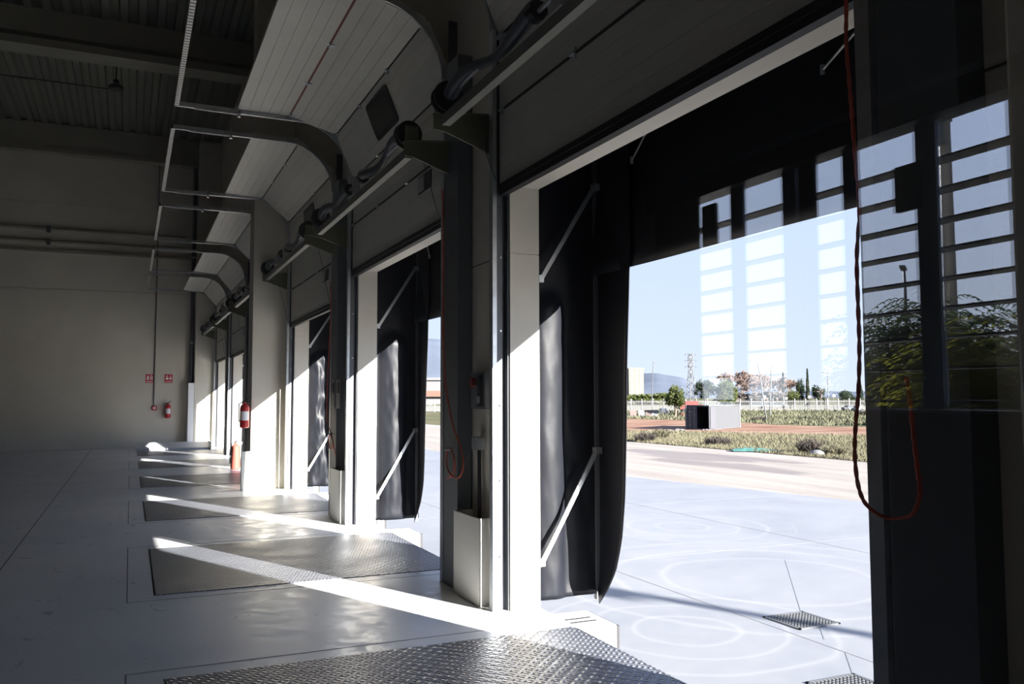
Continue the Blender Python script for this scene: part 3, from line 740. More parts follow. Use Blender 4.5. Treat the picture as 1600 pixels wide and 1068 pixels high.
bp = N.new('ShaderNodeBump'); bp.inputs['Strength'].default_value = .15; bp.inputs['Distance'].default_value = .01; L.new(n2.outputs[0], bp.inputs['Height']); L.new(bp.outputs[0], b.inputs['Normal'])
gy = MB(); gy.add([(XO, -60, GZ), (17, -60, GZ), (17, 16, GZ), (15.2, 25, GZ), (14, 40, GZ), (14, 140, GZ), (XO, 140, GZ)], [(0, 1, 2, 3, 4, 5, 6)])
struct(gy.build('yard', m_yard))
m_road = mat('road_asphalt', (.55, .50, .44), .8)
t, N, L, b = nodes(m_road)
g = N.new('ShaderNodeNewGeometry'); mp = N.new('ShaderNodeMapping'); mp.inputs['Scale'].default_value = (1.6, .12, 1); mp.inputs['Rotation'].default_value = (0, 0, .12); L.new(g.outputs['Position'], mp.inputs[0])
n1 = noise_n(1.0, 6, mp.outputs[0]); n2 = noise_n(6, 5)
base = mixc(rng(n1.outputs[0], .35, .65, 0, 1), (.26, .225, .19), (.34, .305, .265))
base = mixc(rng(n2.outputs[0], .45, .75, 0, .3), base, (.38, .35, .32))
sp_ = N.new('ShaderNodeSeparateXYZ'); L.new(g.outputs['Position'], sp_.inputs[0])
for (cx, cy_, rx, ry, rot) in ((23.3, 32.5, 1.5, 5.0, .0), (21.2, 27.0, .9, 4.6, .12), (24.6, 30.0, .5, 4.0, -.1)):
    dx = mth('DIVIDE', mth('ADD', mth('SUBTRACT', sp_.outputs[0], cx), rng(noise_n(1.1, 4, mp.outputs[0]).outputs[0], 0, 1, -1.5, 1.5)), rx); dy = mth('DIVIDE', mth('SUBTRACT', sp_.outputs[1], cy_), ry)
    d_ = mth('ADD', mth('MULTIPLY', dx, dx), mth('MULTIPLY', dy, dy))
    base = mixc(rng(d_, .85, 1.1, .75, 0), base, (.15, .125, .12))
L.new(base, b.inputs['Base Color'])
gr = MB(); gr.add([(17, -60, GZ-.004), (27.5, -60, GZ-.004), (27.5, 140, GZ-.004), (14, 140, GZ-.004), (14, 40, GZ-.004), (15.2, 25, GZ-.004), (17, 16, GZ-.004)], [(0, 1, 2, 3, 4, 5, 6)])
struct(gr.build('road', m_road))
# field (polar-ish grid in D/L)
m_field = mat('field_soil', (.4, .3, .2), .95, spec=.1)
t, N, L, b = nodes(m_field)
g = N.new('ShaderNodeNewGeometry'); sp_ = N.new('ShaderNodeSeparateXYZ'); L.new(g.outputs['Position'], sp_.inputs[0])
Dn = mth('ADD', mth('MULTIPLY', sp_.outputs[0], se), mth('MULTIPLY', sp_.outputs[1], ce))
Ln = mth('SUBTRACT', mth('MULTIPLY', sp_.outputs[0], ce), mth('MULTIPLY', sp_.outputs[1], se))
qn = mth('ADD', mth('ADD', Dn, mth('MULTIPLY', Ln, 1.1)), rng(noise_n(.12, 6).outputs[0], 0, 1, -11, 11))
n2 = noise_n(.6, 8); n3 = noise_n(.15, 6)
grass = mixc(rng(n2.outputs[0], .35, .65, 0, 1), (.105, .10, .045), (.16, .135, .09)); grass = mixc(rng(n3.outputs[0], .42, .58, 0, 1), grass, (.085, .10, .04))
grass = mixc(rng(noise_n(2.2, 6).outputs[0], .5, .7, 0, .5), grass, (.17, .15, .12))
mp = N.new('ShaderNodeMapping'); mp.inputs['Scale'].default_value = (.15, .6, 1); mp.inputs['Rotation'].default_value = (0, 0, .42); L.new(g.outputs['Position'], mp.inputs[0])
dirt = mixc(rng(noise_n(1.0, 10, mp.outputs[0]).outputs[0], .4, .6, 0, 1), (.20, .09, .055), (.33, .22, .16))
msk = mth('MULTIPLY', mth('MULTIPLY', rng(qn, 92, 96, 0, 1), rng(qn, 137, 142, 1, 0)), rng(Ln, 1, 5, 0, 1))
L.new(mixc(msk, grass, dirt), b.inputs['Base Color'])
fm = MB(); Ds = [0, 20, 30, 40, 46, 52, 58, 64, 70, 76, 82, 88, 94, 100, 107, 114, 121, 128, 136, 146, 160, 180, 200, 260, 400, 800, 1600, 3200]
xs = [27.5, 28, 30, 33, 36, 40, 45, 50, 56, 62, 70, 80, 90, 105, 120, 140, 170, 220, 400, 900, 3000]
ysg = [-200, -60, -20, 0, 5, 10, 15, 20, 25, 30, 35, 40, 46, 52, 60, 68, 76, 85, 95, 105, 118, 132, 146, 160, 200, 300, 600, 1500, 4000]
vs = [(x, y, gz(x, y)) for x in xs for y in ysg]; ny = len(ysg)
fm.add(vs, [(i*ny+j_, (i+1)*ny+j_, (i+1)*ny+j_+1, i*ny+j_+1) for i in range(len(xs)-1) for j_ in range(ny-1)])
fm.add([(-900, 140, GZ-.01), (27.5, 140, GZ-.01), (27.5, 4000, GZ-.01), (-900, 4000, GZ-.01)], [(0, 1, 2, 3)])
struct(fm.build('field', m_field, smooth=True))
# land south of the dock (seen mirrored) is yard too; hedge line further on

# drains
def slot(px_, py, wx, wy, label, name='yard_drain'):
    t_ = thing(name, label, 'drain', (px_, py, GZ), 'yard drains')
    f_ = MB(); f_.box(px_, px_+wx, py, py+.03, GZ+.002, GZ+.014); f_.box(px_, px_+wx, py+wy-.03, py+wy, GZ+.002, GZ+.014); f_.box(px_, px_+.03, py, py+wy, GZ+.002, GZ+.014); f_.box(px_+wx-.03, px_+wx, py, py+wy, GZ+.002, GZ+.014)
    f_.build('frame', m_galvo, t_)
    MB().box(px_+.03, px_+wx-.03, py+.03, py+wy-.03, GZ+.001, GZ+.003).build('pit', m_dark, t_)
    b_ = MB()
    for i in range(1, 13): b_.box(px_+wx*i/13-.008, px_+wx*i/13+.008, py+.03, py+wy-.03, GZ+.004, GZ+.013)
    for i in range(1, 13): b_.box(px_+.03, px_+wx-.03, py+wy*i/13-.008, py+wy*i/13+.008, GZ+.004, GZ+.013)
    b_.build('grating', m_galvo, t_)
slot(7.02, 7.60, .62, .62, 'square steel drain grate in the pale yard, the farther one')
slot(5.78, 5.6, .60, .60, 'square steel drain grate at the bottom edge of the yard, the nearer one')
jn = MB(); 
def jline(a, b_, w_=.018): jn.bar((a[0], a[1], GZ+.002), (b_[0], b_[1], GZ+.002), w_, .002)
jline((7.64, 8.24), (9.8, 10.9), .012); jline((6.85, 40), (6.85, 2)); jline((7.33, 7.6), (7.0, 7.2)); jline((6.38, 6.2), (6.85, 6.75), .022); jline((6.38, 5.9), (6.38, 3)); jline((2.6, 2.4), (16, 2.4)); jline((2.6, 12.0), (16, 12.0)); jline((11.5, 40), (11.5, 2)); jline((2.6, 18.0), (16, 18.0))
struct(jn.build('trim_11', mat('yard_joint', (.22, .23, .25), .8)))

# ------------------------------------------------------------------ outside: things
m_leaf = mat('leaf_olive', (.105, .12, .045), .7, var=.4, vscale=1.5, spec=.2)
m_leafd = mat('leaf_dark', (.035, .05, .03), .7, var=.35, vscale=1.2, spec=.2)
m_leafy = mat('leaf_yellow', (.16, .15, .035), .7, var=.35, vscale=2, spec=.2)
for M_ in (m_leaf, m_leafd, m_leafy):
    t, N, L, b = nodes(M_); tl = N.new('ShaderNodeBsdfTranslucent'); ms = N.new('ShaderNodeMixShader'); ms.inputs[0].default_value = .4
    src = b.inputs['Base Color'].links[0].from_socket; gm_ = N.new('ShaderNodeMix'); gm_.data_type = 'RGBA'; gm_.blend_type = 'MULTIPLY'; gm_.inputs[0].default_value = 1; gm_.inputs[7].default_value = (1.7, 1.9, 1.0, 1)
    L.new(src, gm_.inputs[6]); L.new(gm_.outputs[2], tl.inputs[0]); L.new(b.outputs[0], ms.inputs[1]); L.new(tl.outputs[0], ms.inputs[2]); L.new(ms.outputs[0], N['Material Output'].inputs[0])
m_bark = mat('bark', (.20, .15, .11), .9)
m_twig = mat('bare_twig', (.23, .165, .14), .9, var=.2, vscale=1)
m_dry = mat('dry_grass', (.155, .14, .085), .95, var=.3, vscale=3)
m_shrub = mat('dry_shrub', (.075, .06, .05), .95, var=.3, vscale=3)
m_haze = mat('hill_haze', (.13, .15, .19), 1.0, var=.12, vscale=.01, spec=0)  # distance haze painted in as a bluish base colour

def leaf_crown(mb, c, R, n, sz, shape='round'):
    clumps = [Vector((random.gauss(0, .5), random.gauss(0, .5), random.gauss(0, .45))) for _ in range(26)]
    clumps = [q if q.length < 1 else q.normalized()*random.uniform(.7, 1) for q in clumps]
    for _ in range(n):
        q = random.choice(clumps); p = q*.78 + Vector((random.gauss(0, 1), random.gauss(0, 1), random.gauss(0, 1))).normalized()*random.uniform(.05, .34)
        if shape == 'cone':
            hh = random.random(); rr = (1-hh)**.8*random.uniform(.4, 1); a = random.uniform(0, 2*PI); p = Vector((math.cos(a)*rr, math.sin(a)*rr, hh*2-1))
        P_ = Vector((c[0]+p.x*R[0], c[1]+p.y*R[1], c[2]+p.z*R[2]))
        a = Vector((random.gauss(0, 1), random.gauss(0, 1), random.gauss(0, .6))).normalized()*sz*random.uniform(.6, 1.3); b_ = a.cross(Vector((random.gauss(0, 1), random.gauss(0, 1), random.gauss(0, 1)))).normalized()*sz*.5
        mb.add([P_-a, P_-b_, P_+a, P_+b_], [(0, 1, 2, 3)])
def tree(u, vt, vb, D, wpx, label, mt, shape='round', n=2600, trunk=.3, name='leafy_tree', group='distant trees', sz=None):
    x, y = xyof(u, D); zb = gz(x, y); zt = zv(vt, D); R = wpx/2/1318.9*D; hgt = zt-zb
    t_ = thing(name, label, 'tree', (x, y, zb), group)
    z0 = zb + hgt*trunk*.6; ch = zt-z0
    cr_ = MB(); leaf_crown(cr_, (x, y, z0+ch/2), (R, R, ch/2), n, sz or max(.18, R*.085), shape); cr_.build('foliage', mt, t_, fix=False)
    tk = MB(); tk.tube([(x, y, zb-.1), (x+.1, y, zb+hgt*.3), (x, y, zb+hgt*.65)], [R*.08+.06, R*.06+.05, .05], 8)
    for q in range(5):
        a = q*1.3; tk.tube([(x, y, zb+hgt*.3), (x+math.cos(a)*R*.5, y+math.sin(a)*R*.5, zb+hgt*.65)], [R*.04+.03, .03], 6)
    tk.build('trunk', m_bark, t_)
    return t_
def twig_tree(u, vt, D, wpx, label, mt=None, levels=5, group='bare winter trees'):
    x, y = xyof(u, D); zb = gz(x, y); hgt = zv(vt, D)-zb; R = wpx/2/1318.9*D
    t_ = thing('bare_tree', label, 'tree', (x, y, zb), group)
    tk = MB(); tw = MB()
    def grow(p, d, l, r, lev):
        q = p+d*l
        (tk if lev > 2 else tw).tube([p, q], [max(r, .05), max(r*.65, .04)], 5 if lev > 2 else 3, cap=False)
        if lev == 0: return
        for _ in range(4 if lev > 1 else 5):
            nd = (d + Vector((random.gauss(0, .42)*R/hgt*2.2, random.gauss(0, .42)*R/hgt*2.2, random.gauss(.05, .25)))).normalized()
            grow(q, nd, l*random.uniform(.62, .85), r*.62, lev-1)
    grow(Vector((x, y, zb)), Vector((0, 0, 1)), hgt*.27, hgt*.022, levels)
    tk.build('trunk', m_bark, t_, fix=False); tw.build('twigs', mt or m_twig, t_, fix=False)
    return t_
tree(1131, 587, 636, 128, 50, 'rounded olive-green tree standing just behind the shipping container', m_leaf, n=4200, trunk=.2)
tree(1100, 587, 628, 165, 34, 'dark green pine crown left of the rounded olive tree', m_leafd, n=3000, trunk=.3)
tree(1054, 600, 642, 124, 36, 'smaller olive-green tree left of the electricity pylon', m_leaf, n=2600, trunk=.35)
tree(1248, 588, 628, 178, 20, 'dark conifer left of the tall thin cypress', m_leafd, n=1600, trunk=.1)
tree(1261, 577, 628, 182, 9, 'tall thin dark cypress rising above the tree line', m_leafd, 'cone', 1300, .05, 'cypress_tree')
tree(1223, 582, 626, 190, 5, 'slim cypress tip showing among the bare trees', m_leafd, 'cone', 600, .05, 'cypress_tree')
tree(1278, 597, 628, 175, 24, 'broad dark conifer right of the tall cypress', m_leafd, n=1800, trunk=.05)
tree(1233, 606, 630, 160, 34, 'low grey-green bushy tree below the bare trees', m_leaf, n=1600, trunk=.05)
tree(1322, 608, 630, 170, 30, 'low dark tree left of the hanging rope', m_leafd, n=1500, trunk=.1)
tree(1342, 590, 630, 172, 16, 'narrow dark conifer just behind the rope', m_leafd, 'cone', 1300, .05)
tree(1372, 590, 634, 110, 44, 'feathery green tree at the right end above the cabin', m_leaf, n=3200, trunk=.2)
tree(1012, 612, 630, 240, 90, 'long low hedge of green trees beside the apartment tower', m_leaf, n=2600, trunk=.0, name='tree_hedge')
for i, (u, vt, wd) in enumerate(((1140, 574, 44), (1160, 577, 40), (1178, 580, 38), (1197, 583, 36), (1214, 588, 32), (1232, 590, 34))):
    twig_tree(u, vt, 185+i*3, wd, ['pinkish bare tree above the olive crown', 'second bare tree of the winter grove', 'bare tree behind the bent street lamp', 'bare tree in the middle of the winter grove', 'bare tree near the right of the winter grove', 'last bare tree beside the dark conifers'][i])
twig_tree(1282, 602, 156, 16, 'small pale leafless tree in front of the dark conifers', mat('pale_twig', (.17, .155, .14), .9), 4)
tree(1180, 612, 630, 178, 130, 'brownish undergrowth below the winter grove', mat('brown_leaf', (.07, .055, .04), .9, var=.3, vscale=1), n=4000, trunk=0, name='undergrowth')

# hills
hm = MB(); prof = [(300, 560), (420, 545), (540, 528), (640, 524), (680, 529), (720, 538), (800, 556), (900, 575), (980, 585), (1020, 583), (1060, 589), (1090, 600), (1140, 606), (1250, 612), (1500, 614), (1900, 612)]
hv = []; Dh = 2600
def hv_at(u):
    for (a, va), (b_, vb) in zip(prof[:-1], prof[1:]):
        if u <= b_: return va+(vb-va)*smooth01((u-a)/(b_-a)) + 1.2*noise.noise(Vector((u*.05, 3, 0)))
    return 612
us = list(range(300, 1900, 8))
for r_ in range(7):
    f = r_/6
    for u in us:
        D = Dh - 900*(1-f); x, y = xyof(u, D); zt = zv(hv_at(u), Dh)
        hv.append((x, y, -2 + (zt+2)*f**.8 + (60*f*(1-f))*noise.noise(Vector((x*.004, y*.004, 1)))))
nu = len(us); hm.add(hv, [(i*nu+j_, i*nu+j_+1, (i+1)*nu+j_+1, (i+1)*nu+j_) for i in range(6) for j_ in range(nu-1)])
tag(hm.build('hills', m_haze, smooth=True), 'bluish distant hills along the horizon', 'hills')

# apartment tower
def on_ground(u, D): x, y = xyof(u, D); return x, y, gz(x, y)
x, y, z = on_ground(984, 300)
t_ = thing('apartment_tower', 'tall cream apartment block at the left edge of the open view', 'building', (x, y, z))
zt = zv(577, 300); MB().box(x-3, x+3.2, y-4, y+4, z-2, zt).build('wall', mat('tower_cream', (.11, .107, .093), .8), t_)
MB().box(x-3.2, x+3.4, y-4.2, y+4.2, zt, zt+.35).build('roof_slab', m_beam, t_)
for fl in range(8):
    zf = z+1.0+fl*(zt-z)/8.6
    for yy in (-2.8, .0, 2.4): MB().box(x-3.06, x-3.0, y+yy, y+yy+.9, zf, zf+.9).build('window', m_frame, t_)
    for xx in (-2.2, -.2, 1.6): MB().box(x+xx, x+xx+.8, y-4.06, y-4.0, zf, zf+.9).build('window', m_frame, t_)

# pylon
x, y, z = on_ground(1079, 215); zt = zv(553, 215)
t_ = thing('electricity_pylon', 'pale lattice electricity pylon behind the container', 'pylon', (x, y, z))
pm = mat('pylon_grey', (.085, .085, .085), .6); lg = MB(); br = MB(); Hh = zt-z
wd = lambda f: .95*(1-f)+.22*f if f < .6 else .4
for a, b_ in ((1, 1), (1, -1), (-1, 1), (-1, -1)):
    lg = MB(); pts = [(x+a*wd(f/10), y+b_*wd(f/10), z+Hh*f/10) for f in range(11)]
    for p, q in zip(pts[:-1], pts[1:]): lg.bar(p, q, .12)
    lg.build('leg', pm, t_)
for i in range(14):
    f0, f1 = i/14, (i+1)/14; w0, w1 = wd(f0), wd(f1)
    for (a, b_), (c, d) in (((-1,-1),(1,-1)), ((1,-1),(1,1)), ((1,1),(-1,1)), ((-1,1),(-1,-1))):
        s_ = 1 if i % 2 else -1
        P0 = ((a, b_), (c, d)) if s_ > 0 else ((c, d), (a, b_))
        br.bar((x+P0[0][0]*w0, y+P0[0][1]*w0, z+Hh*f0), (x+P0[1][0]*w1, y+P0[1][1]*w1, z+Hh*f1), .07)
br.build('bracing', pm, t_)
for f in (1.0, .88, .76):
    ar = MB(); dx, dy = ce*1.35, -se*1.35; zz_ = z+Hh*f-.1
    ar.bar((x-dx, y-dy, zz_), (x+dx, y+dy, zz_), .12)
    for q in (-1, 1): ar.cyl((x+q*dx, y+q*dy, zz_-.45), (x+q*dx, y+q*dy, zz_), .07, 6)
    ar.build('cross_arm', pm, t_)

# street lamps
def lamp_post(u, vt, D, lean, label, heads=1, side=-1, white=True):
    x, y, z = on_ground(u, D); zt = zv(vt, D); h_ = zt-z
    t_ = thing('street_lamp', label, 'street lamp', (x, y, z), 'distant street lamps')
    pm_ = mat('lamp_pole', (.13, .135, .14), .5, .2)
    tx, ty = x+lean*ce, y-lean*se
    MB().tube([(x, y, z), (x+(tx-x)*.75, y+(ty-y)*.75, z+h_*.86), (tx, ty, zt)], [.10, .07, .05], 8).build('pole', pm_, t_)
    for q in range(heads):
        hd = MB(); s_ = side if q == 0 else -side; hd.bar((tx, ty, zt), (tx+s_*.9*ce, ty-s_*.9*se, zt+.08), .34, .14); hd.build('lamp_head', m_galvo, t_)
    return t_
lamp_post(1017, 566, 158, .5, 'street lamp near the apartment tower', side=1)
lamp_post(1196, 566, 112, -1.1, 'leaning street lamp in front of the bare grove')
lamp_post(1201, 571, 120, .45, 'street lamp just right of the leaning one')
lamp_post(1293, 583, 160, 0, 'double-headed street lamp among the bare trees', heads=2)
lamp_post(1374, 572, 140, -.3, 'street lamp behind the feathery tree', heads=2)

# container
D0 = 88; x0, y0 = xyof(1071, D0+.9); x1, y1 = xyof(1107, D0-.9); 
x2, y2 = xyof(1154, 95.5); 
A = Vector((x0, y0, 0)); Bc = Vector((x1, y1, 0)); Cc = Vector((x2, y2, 0)); zc = gz(x1, y1); zc = CAMZ-(672-621)/1318.9*D0
Hc = 2.6
t_ = thing('shipping_container', 'white corrugated shipping container with one dark blue end door open', 'container', (x1, y1, zc))
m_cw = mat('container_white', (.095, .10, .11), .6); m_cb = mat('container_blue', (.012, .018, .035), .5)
def corr_wall(P, Q, z0_, z1_, depth=.05, n_=None):
    d = (Q-P); ln = d.length; d.normalize(); nr = Vector((d.y, -d.x, 0)); n_ = n_ or int(ln/.28); pts = []
    for i in range(n_):
        a = ln*i/n_; s_ = ln/n_
        pts += [P+d*a, P+d*(a+s_*.45), P+d*(a+s_*.55)-nr*depth, P+d*(a+s_*.9)-nr*depth]
    pts.append(Q); mb = MB(); nn_ = len(pts)
    vs = [(p.x, p.y, z0_) for p in pts]+[(p.x, p.y, z1_) for p in pts]; back = [(p.x-nr.x*.08, p.y-nr.y*.08, z0_) for p in pts]+[(p.x-nr.x*.08, p.y-nr.y*.08, z1_) for p in pts]
    mb.add(vs+back, [(i, i+1, nn_+i+1, nn_+i) for i in range(nn_-1)]+[(2*nn_+i, 3*nn_+i, 3*nn_+i+1, 2*nn_+i+1) for i in range(nn_-1)]+[(nn_+i, nn_+i+1, 3*nn_+i+1, 3*nn_+i) for i in range(nn_-1)])
    return mb
corr_wall(Bc, Cc, zc+.15, zc+Hc-.1).build('side_wall', m_cw, t_, fix=False)
Dc = A + (Cc-Bc)
rf = MB(); rf.add([(A.x, A.y, zc+Hc-.1), (Bc.x, Bc.y, zc+Hc-.1), (Cc.x, Cc.y, zc+Hc-.1), (Dc.x, Dc.y, zc+Hc-.1), (A.x, A.y, zc+Hc-.06), (Bc.x, Bc.y, zc+Hc-.06), (Cc.x, Cc.y, zc+Hc-.06), (Dc.x, Dc.y, zc+Hc-.06)], [(0,3,2,1),(4,5,6,7),(0,1,5,4),(1,2,6,5),(2,3,7,6),(3,0,4,7)])
rf.build('roof', m_cw, t_)
corr_wall(Dc, A, zc+.15, zc+Hc-.1).build('far_side_wall', m_cb, t_, fix=False); corr_wall(Cc, Dc, zc+.15, zc+Hc-.1).build('end_wall', m_cb, t_, fix=False)
fl_ = MB(); fl_.add([(p.x, p.y, zz_) for zz_ in (zc+.05, zc+.15) for p in (A, Bc, Cc, Dc)], [(0,3,2,1),(4,5,6,7),(0,1,5,4),(1,2,6,5),(2,3,7,6),(3,0,4,7)]); fl_.build('floor', m_cb, t_)
fr = MB()
for p in (A, Bc, Cc, Dc): fr.bar((p.x, p.y, zc), (p.x, p.y, zc+Hc), .16)
fr.bar((Bc.x, Bc.y, zc+Hc-.06), (Cc.x, Cc.y, zc+Hc-.06), .12); fr.bar((Bc.x, Bc.y, zc+.1), (Cc.x, Cc.y, zc+.1), .14); fr.build('corner_frame', m_cw, t_)
hd = MB(); hd.bar((A.x, A.y, zc+Hc-.08), (Bc.x, Bc.y, zc+Hc-.08), .14); hd.bar((A.x, A.y, zc+.1), (Bc.x, Bc.y, zc+.1), .14); hd.build('header', m_cb, t_)
mid = A.lerp(Bc, .48)
dl = MB(); dl.bar((A.x, A.y, zc+Hc/2), (mid.x, mid.y, zc+Hc/2), .08, Hc-.25); dd = dl.build('closed_door', m_cb, t_)
br_ = MB()
for f in (.3, .7):
    q = A.lerp(mid, f); br_.cyl((q.x-.05*se, q.y-.05*ce-.05, zc+.2), (q.x-.05*se, q.y-.05*ce-.05, zc+Hc-.2), .03, 6)
br_.build('lock_bar', m_galvo, dd)
ml = MB()
for (f, zf, w_) in ((.35, 1.9, .5), (.30, 1.6, .22), (.70, 1.6, .2), (.3, 1.1, .15), (.3, .55, .2)):
    q = A.lerp(mid, f); e_ = (mid-A).normalized()*w_/2; ml.bar((q.x-e_.x-.06*se, q.y-e_.y-.08, zc+zf), (q.x+e_.x-.06*se, q.y+e_.y-.08, zc+zf), .02, .09)
ml.build('stencil_mark', m_whiteo, dd)
op = Bc + (Cc-Bc).normalized()*1.35 + Vector((ce*.0, -.15, 0)); od = MB(); od.bar((Bc.x, Bc.y-.12, zc+Hc/2), (op.x, op.y-.1, zc+Hc/2), .08, Hc-.3)
od.build('open_door', mat('container_grey', (.09, .09, .105), .6), t_)

# palisade fence
t_ = thing('palisade_fence', 'long white palisade fence crossing behind the field', 'fence', (*xyof(1180, 146), -1))
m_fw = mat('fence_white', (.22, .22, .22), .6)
pk = MB(); rl = MB(); u0 = 640
npk = 0
ua = [640+i*1.55 for i in range(int((1420-640)/1.55))]
for i, u in enumerate(ua):
    x, y = xyof(u, 146); z = gz(x, y)
    pk.bar((x, y, z-.1), (x, y, z+1.85), .05, .03)
pk.build('pickets', m_fw, t_)['kind'] = 'stuff'
for f in (.25, 1.6):
    rl = MB(); xa, ya_ = xyof(640, 146); xb, yb_ = xyof(1420, 146); rl.bar((xa, ya_, gz(xa, ya_)+f), (xb, yb_, gz(xb, yb_)+f), .08, .08); rl.build('rail', m_fw, t_)
for i in range(0, 46):
    u = 645+i*17; x, y = xyof(u, 146.0); z = gz(x, y); MB().box(x-.08, x+.08, y-.08, y+.08, z-.1, z+2.1).build('post', m_fw, t_)
# plinth wall behind the fence
x0_, y0_ = xyof(640, 150); x1_, y1_ = xyof(1420, 150)
pl = MB(); pl.bar((x0_, y0_, -.6), (x1_, y1_, -.6), .2, 1.2); tag(pl.build('boundary_wall', mat('pale_wall', (.13, .13, .125), .8)), 'pale low boundary wall running behind the white fence', 'wall')

# small things in the field and on the road edge
def rock_pile(u, v, D, wpx, hpx, n_, mt, name, label, cat, group=None):
    x, y = xyof(u, D); z = gz(x, y); mb = MB(); sc = D/1318.9
    for _ in range(n_):
        a = random.gauss(0, .33)*wpx*sc; b_ = random.gauss(0, .2)*wpx*sc*.6; r_ = random.uniform(.25, 1)*hpx*sc*.5
        cx, cy_ = x+a*ce+b_*se, y-a*se+b_*ce; cz = gz(cx, cy_) + r_*.4*max(0, 1-abs(a)/(wpx*sc*.5))+r_*.2
        vs = []; 
        for k_ in range(8): vs.append((cx+(1 if k_ & 1 else -1)*r_*random.uniform(.6, 1.1), cy_+(1 if k_ & 2 else -1)*r_*random.uniform(.6, 1.1), cz+(1 if k_ & 4 else -1)*r_*random.uniform(.35, .7)))
        mb.add(vs, [(0,1,3,2),(4,6,7,5),(0,4,5,1),(2,3,7,6),(0,2,6,4),(1,5,7,3)])
    return tag(mb.build(name, mt), label, cat, group)
rock_pile(1035, 668, 78, 46, 7, 60, mat('rubble_tan', (.13, .11, .09), .9, var=.2), 'rubble_heap', 'tan rubble heap left of the container', 'rubble')['kind'] = 'stuff'
rock_pile(1058, 672, 84, 26, 6, 40, mat('plaster_white', (.17, .165, .16), .9), 'plaster_heap', 'white plaster heap at the foot of the container', 'rubble')['kind'] = 'stuff'
rock_pile(1101, 673, 86, 12, 5, 14, mat('plaster_white', (.17, .165, .16), .9), 'plaster_heap', 'small white rubble by the open container door', 'rubble')['kind'] = 'stuff'
rock_pile(1375, 724, 34, 22, 9, 26, mat('plaster_white', (.17, .165, .16), .9), 'debris_scatter', 'pale scattered debris at the right end of the road edge', 'rubble')['kind'] = 'stuff'
rock_pile(1066, 640, 128, 12, 9, 12, mat('machine_red', (.16, .025, .02), .6), 'red_crate_stack', 'red crates stacked beyond the container', 'crate')
def vehicle(u, D, wpx, hpx, mt, name, label, cat):
    x, y = xyof(u, D); z = gz(x, y); sc = D/1318.9; w_ = wpx*sc/2; h_ = hpx*sc
    t_ = thing(name, label, cat, (x, y, z)); d = Vector((ce, -se, 0)); P_ = Vector((x, y, 0))
    a = P_-d*w_; b_ = P_+d*w_
    MB().bar((a.x, a.y, z+h_*.45), (b_.x, b_.y, z+h_*.45), 1.6, h_*.45).build('body', mt, t_, bevel=.08)
    a2 = P_-d*w_*.55; b2 = P_+d*w_*.6
    MB().bar((a2.x, a2.y, z+h_*.8), (b2.x, b2.y, z+h_*.8), 1.4, h_*.4).build('cabin', m_frame if name == 'car' else mt, t_, bevel=.06)
    for q in (-.6, .6):
        c_ = P_+d*w_*q; n_ = Vector((se, ce, 0)); p0 = c_-n_*.85; p1 = c_+n_*.85
        MB().cyl((p0.x, p0.y, z+.3), (p1.x, p1.y, z+.3), .32, 12).build('wheel', m_rub, t_)
vehicle(1078, 140, 36, 17, mat('machine_red', (.16, .025, .02), .6), 'farm_trailer', 'red trailer just behind the shipping container', 'trailer')
vehicle(1338, 138, 14, 10, m_whiteo, 'van', 'white van parked behind the fence left of the rope', 'van')
vehicle(1326, 142, 22, 9, m_whiteo, 'car', 'white car parked beyond the fence', 'car')
vehicle(1035, 132, 16, 10, mat('car_grey', (.05, .055, .06), .4), 'car', 'grey car parked near the small olive tree', 'car')
mbar = mat('barrier_pink', (.17, .12, .11), .7)
for i, u in enumerate((988, 1001, 1012, 1022)):
    x, y, z = on_ground(u, 126); d = Vector((ce, -se, 0)); P_ = Vector((x, y, 0)); a = P_-d*.48; b_ = P_+d*.48
    o = MB(); o.bar((a.x, a.y, z+.35), (b_.x, b_.y, z+.35), .5, .7); o.bar((a.x, a.y, z+.8), (b_.x, b_.y, z+.8), .22, .5)
    tag(o.build('road_barrier', m_whiteo if i % 2 else mbar), ['pink road barrier at the left end of the row', 'white road barrier second in the row', 'pink road barrier third in the row', 'white road barrier nearest the grey car'][i], 'barrier', 'road barriers by the fence')
# cabin and sign, small white building
x, y, z = on_ground(1372, 100); sc = 100/1318.9
t_ = thing('site_cabin', 'blue-grey and white utility cabin at the right end of the fence', 'cabin', (x, y, z))
d = Vector((ce, -se, 0)); P_ = Vector((x, y, 0)); a = P_-d*.95; b_ = P_+d*.15; c_ = P_+d*.95
MB().bar((a.x, a.y, z+.75), (b_.x, b_.y, z+.75), 1.4, 1.5).build('body', mat('cabin_blue', (.085, .11, .14), .6), t_)
MB().bar((b_.x, b_.y, z+.78), (c_.x, c_.y, z+.78), 1.5, 1.56).build('extension', m_whiteo, t_)
x, y, z = on_ground(1159, 200); d = Vector((ce, -se, 0)); P_ = Vector((x, y, 0)); a = P_-d*1.9; b_ = P_+d*1.9
t_ = thing('white_kiosk', 'small white flat-roofed kiosk just right of the rounded tree', 'building', (x, y, z))
MB().bar((a.x, a.y, z+.8), (b_.x, b_.y, z+.8), 3, 1.7).build('wall', m_whiteo, t_)
MB().bar((a.x-.3, a.y, z+1.7), (b_.x+.3, b_.y, z+1.7), 3.4, .2).build('roof', mat('kiosk_roof', (.14, .12, .10), .8), t_)
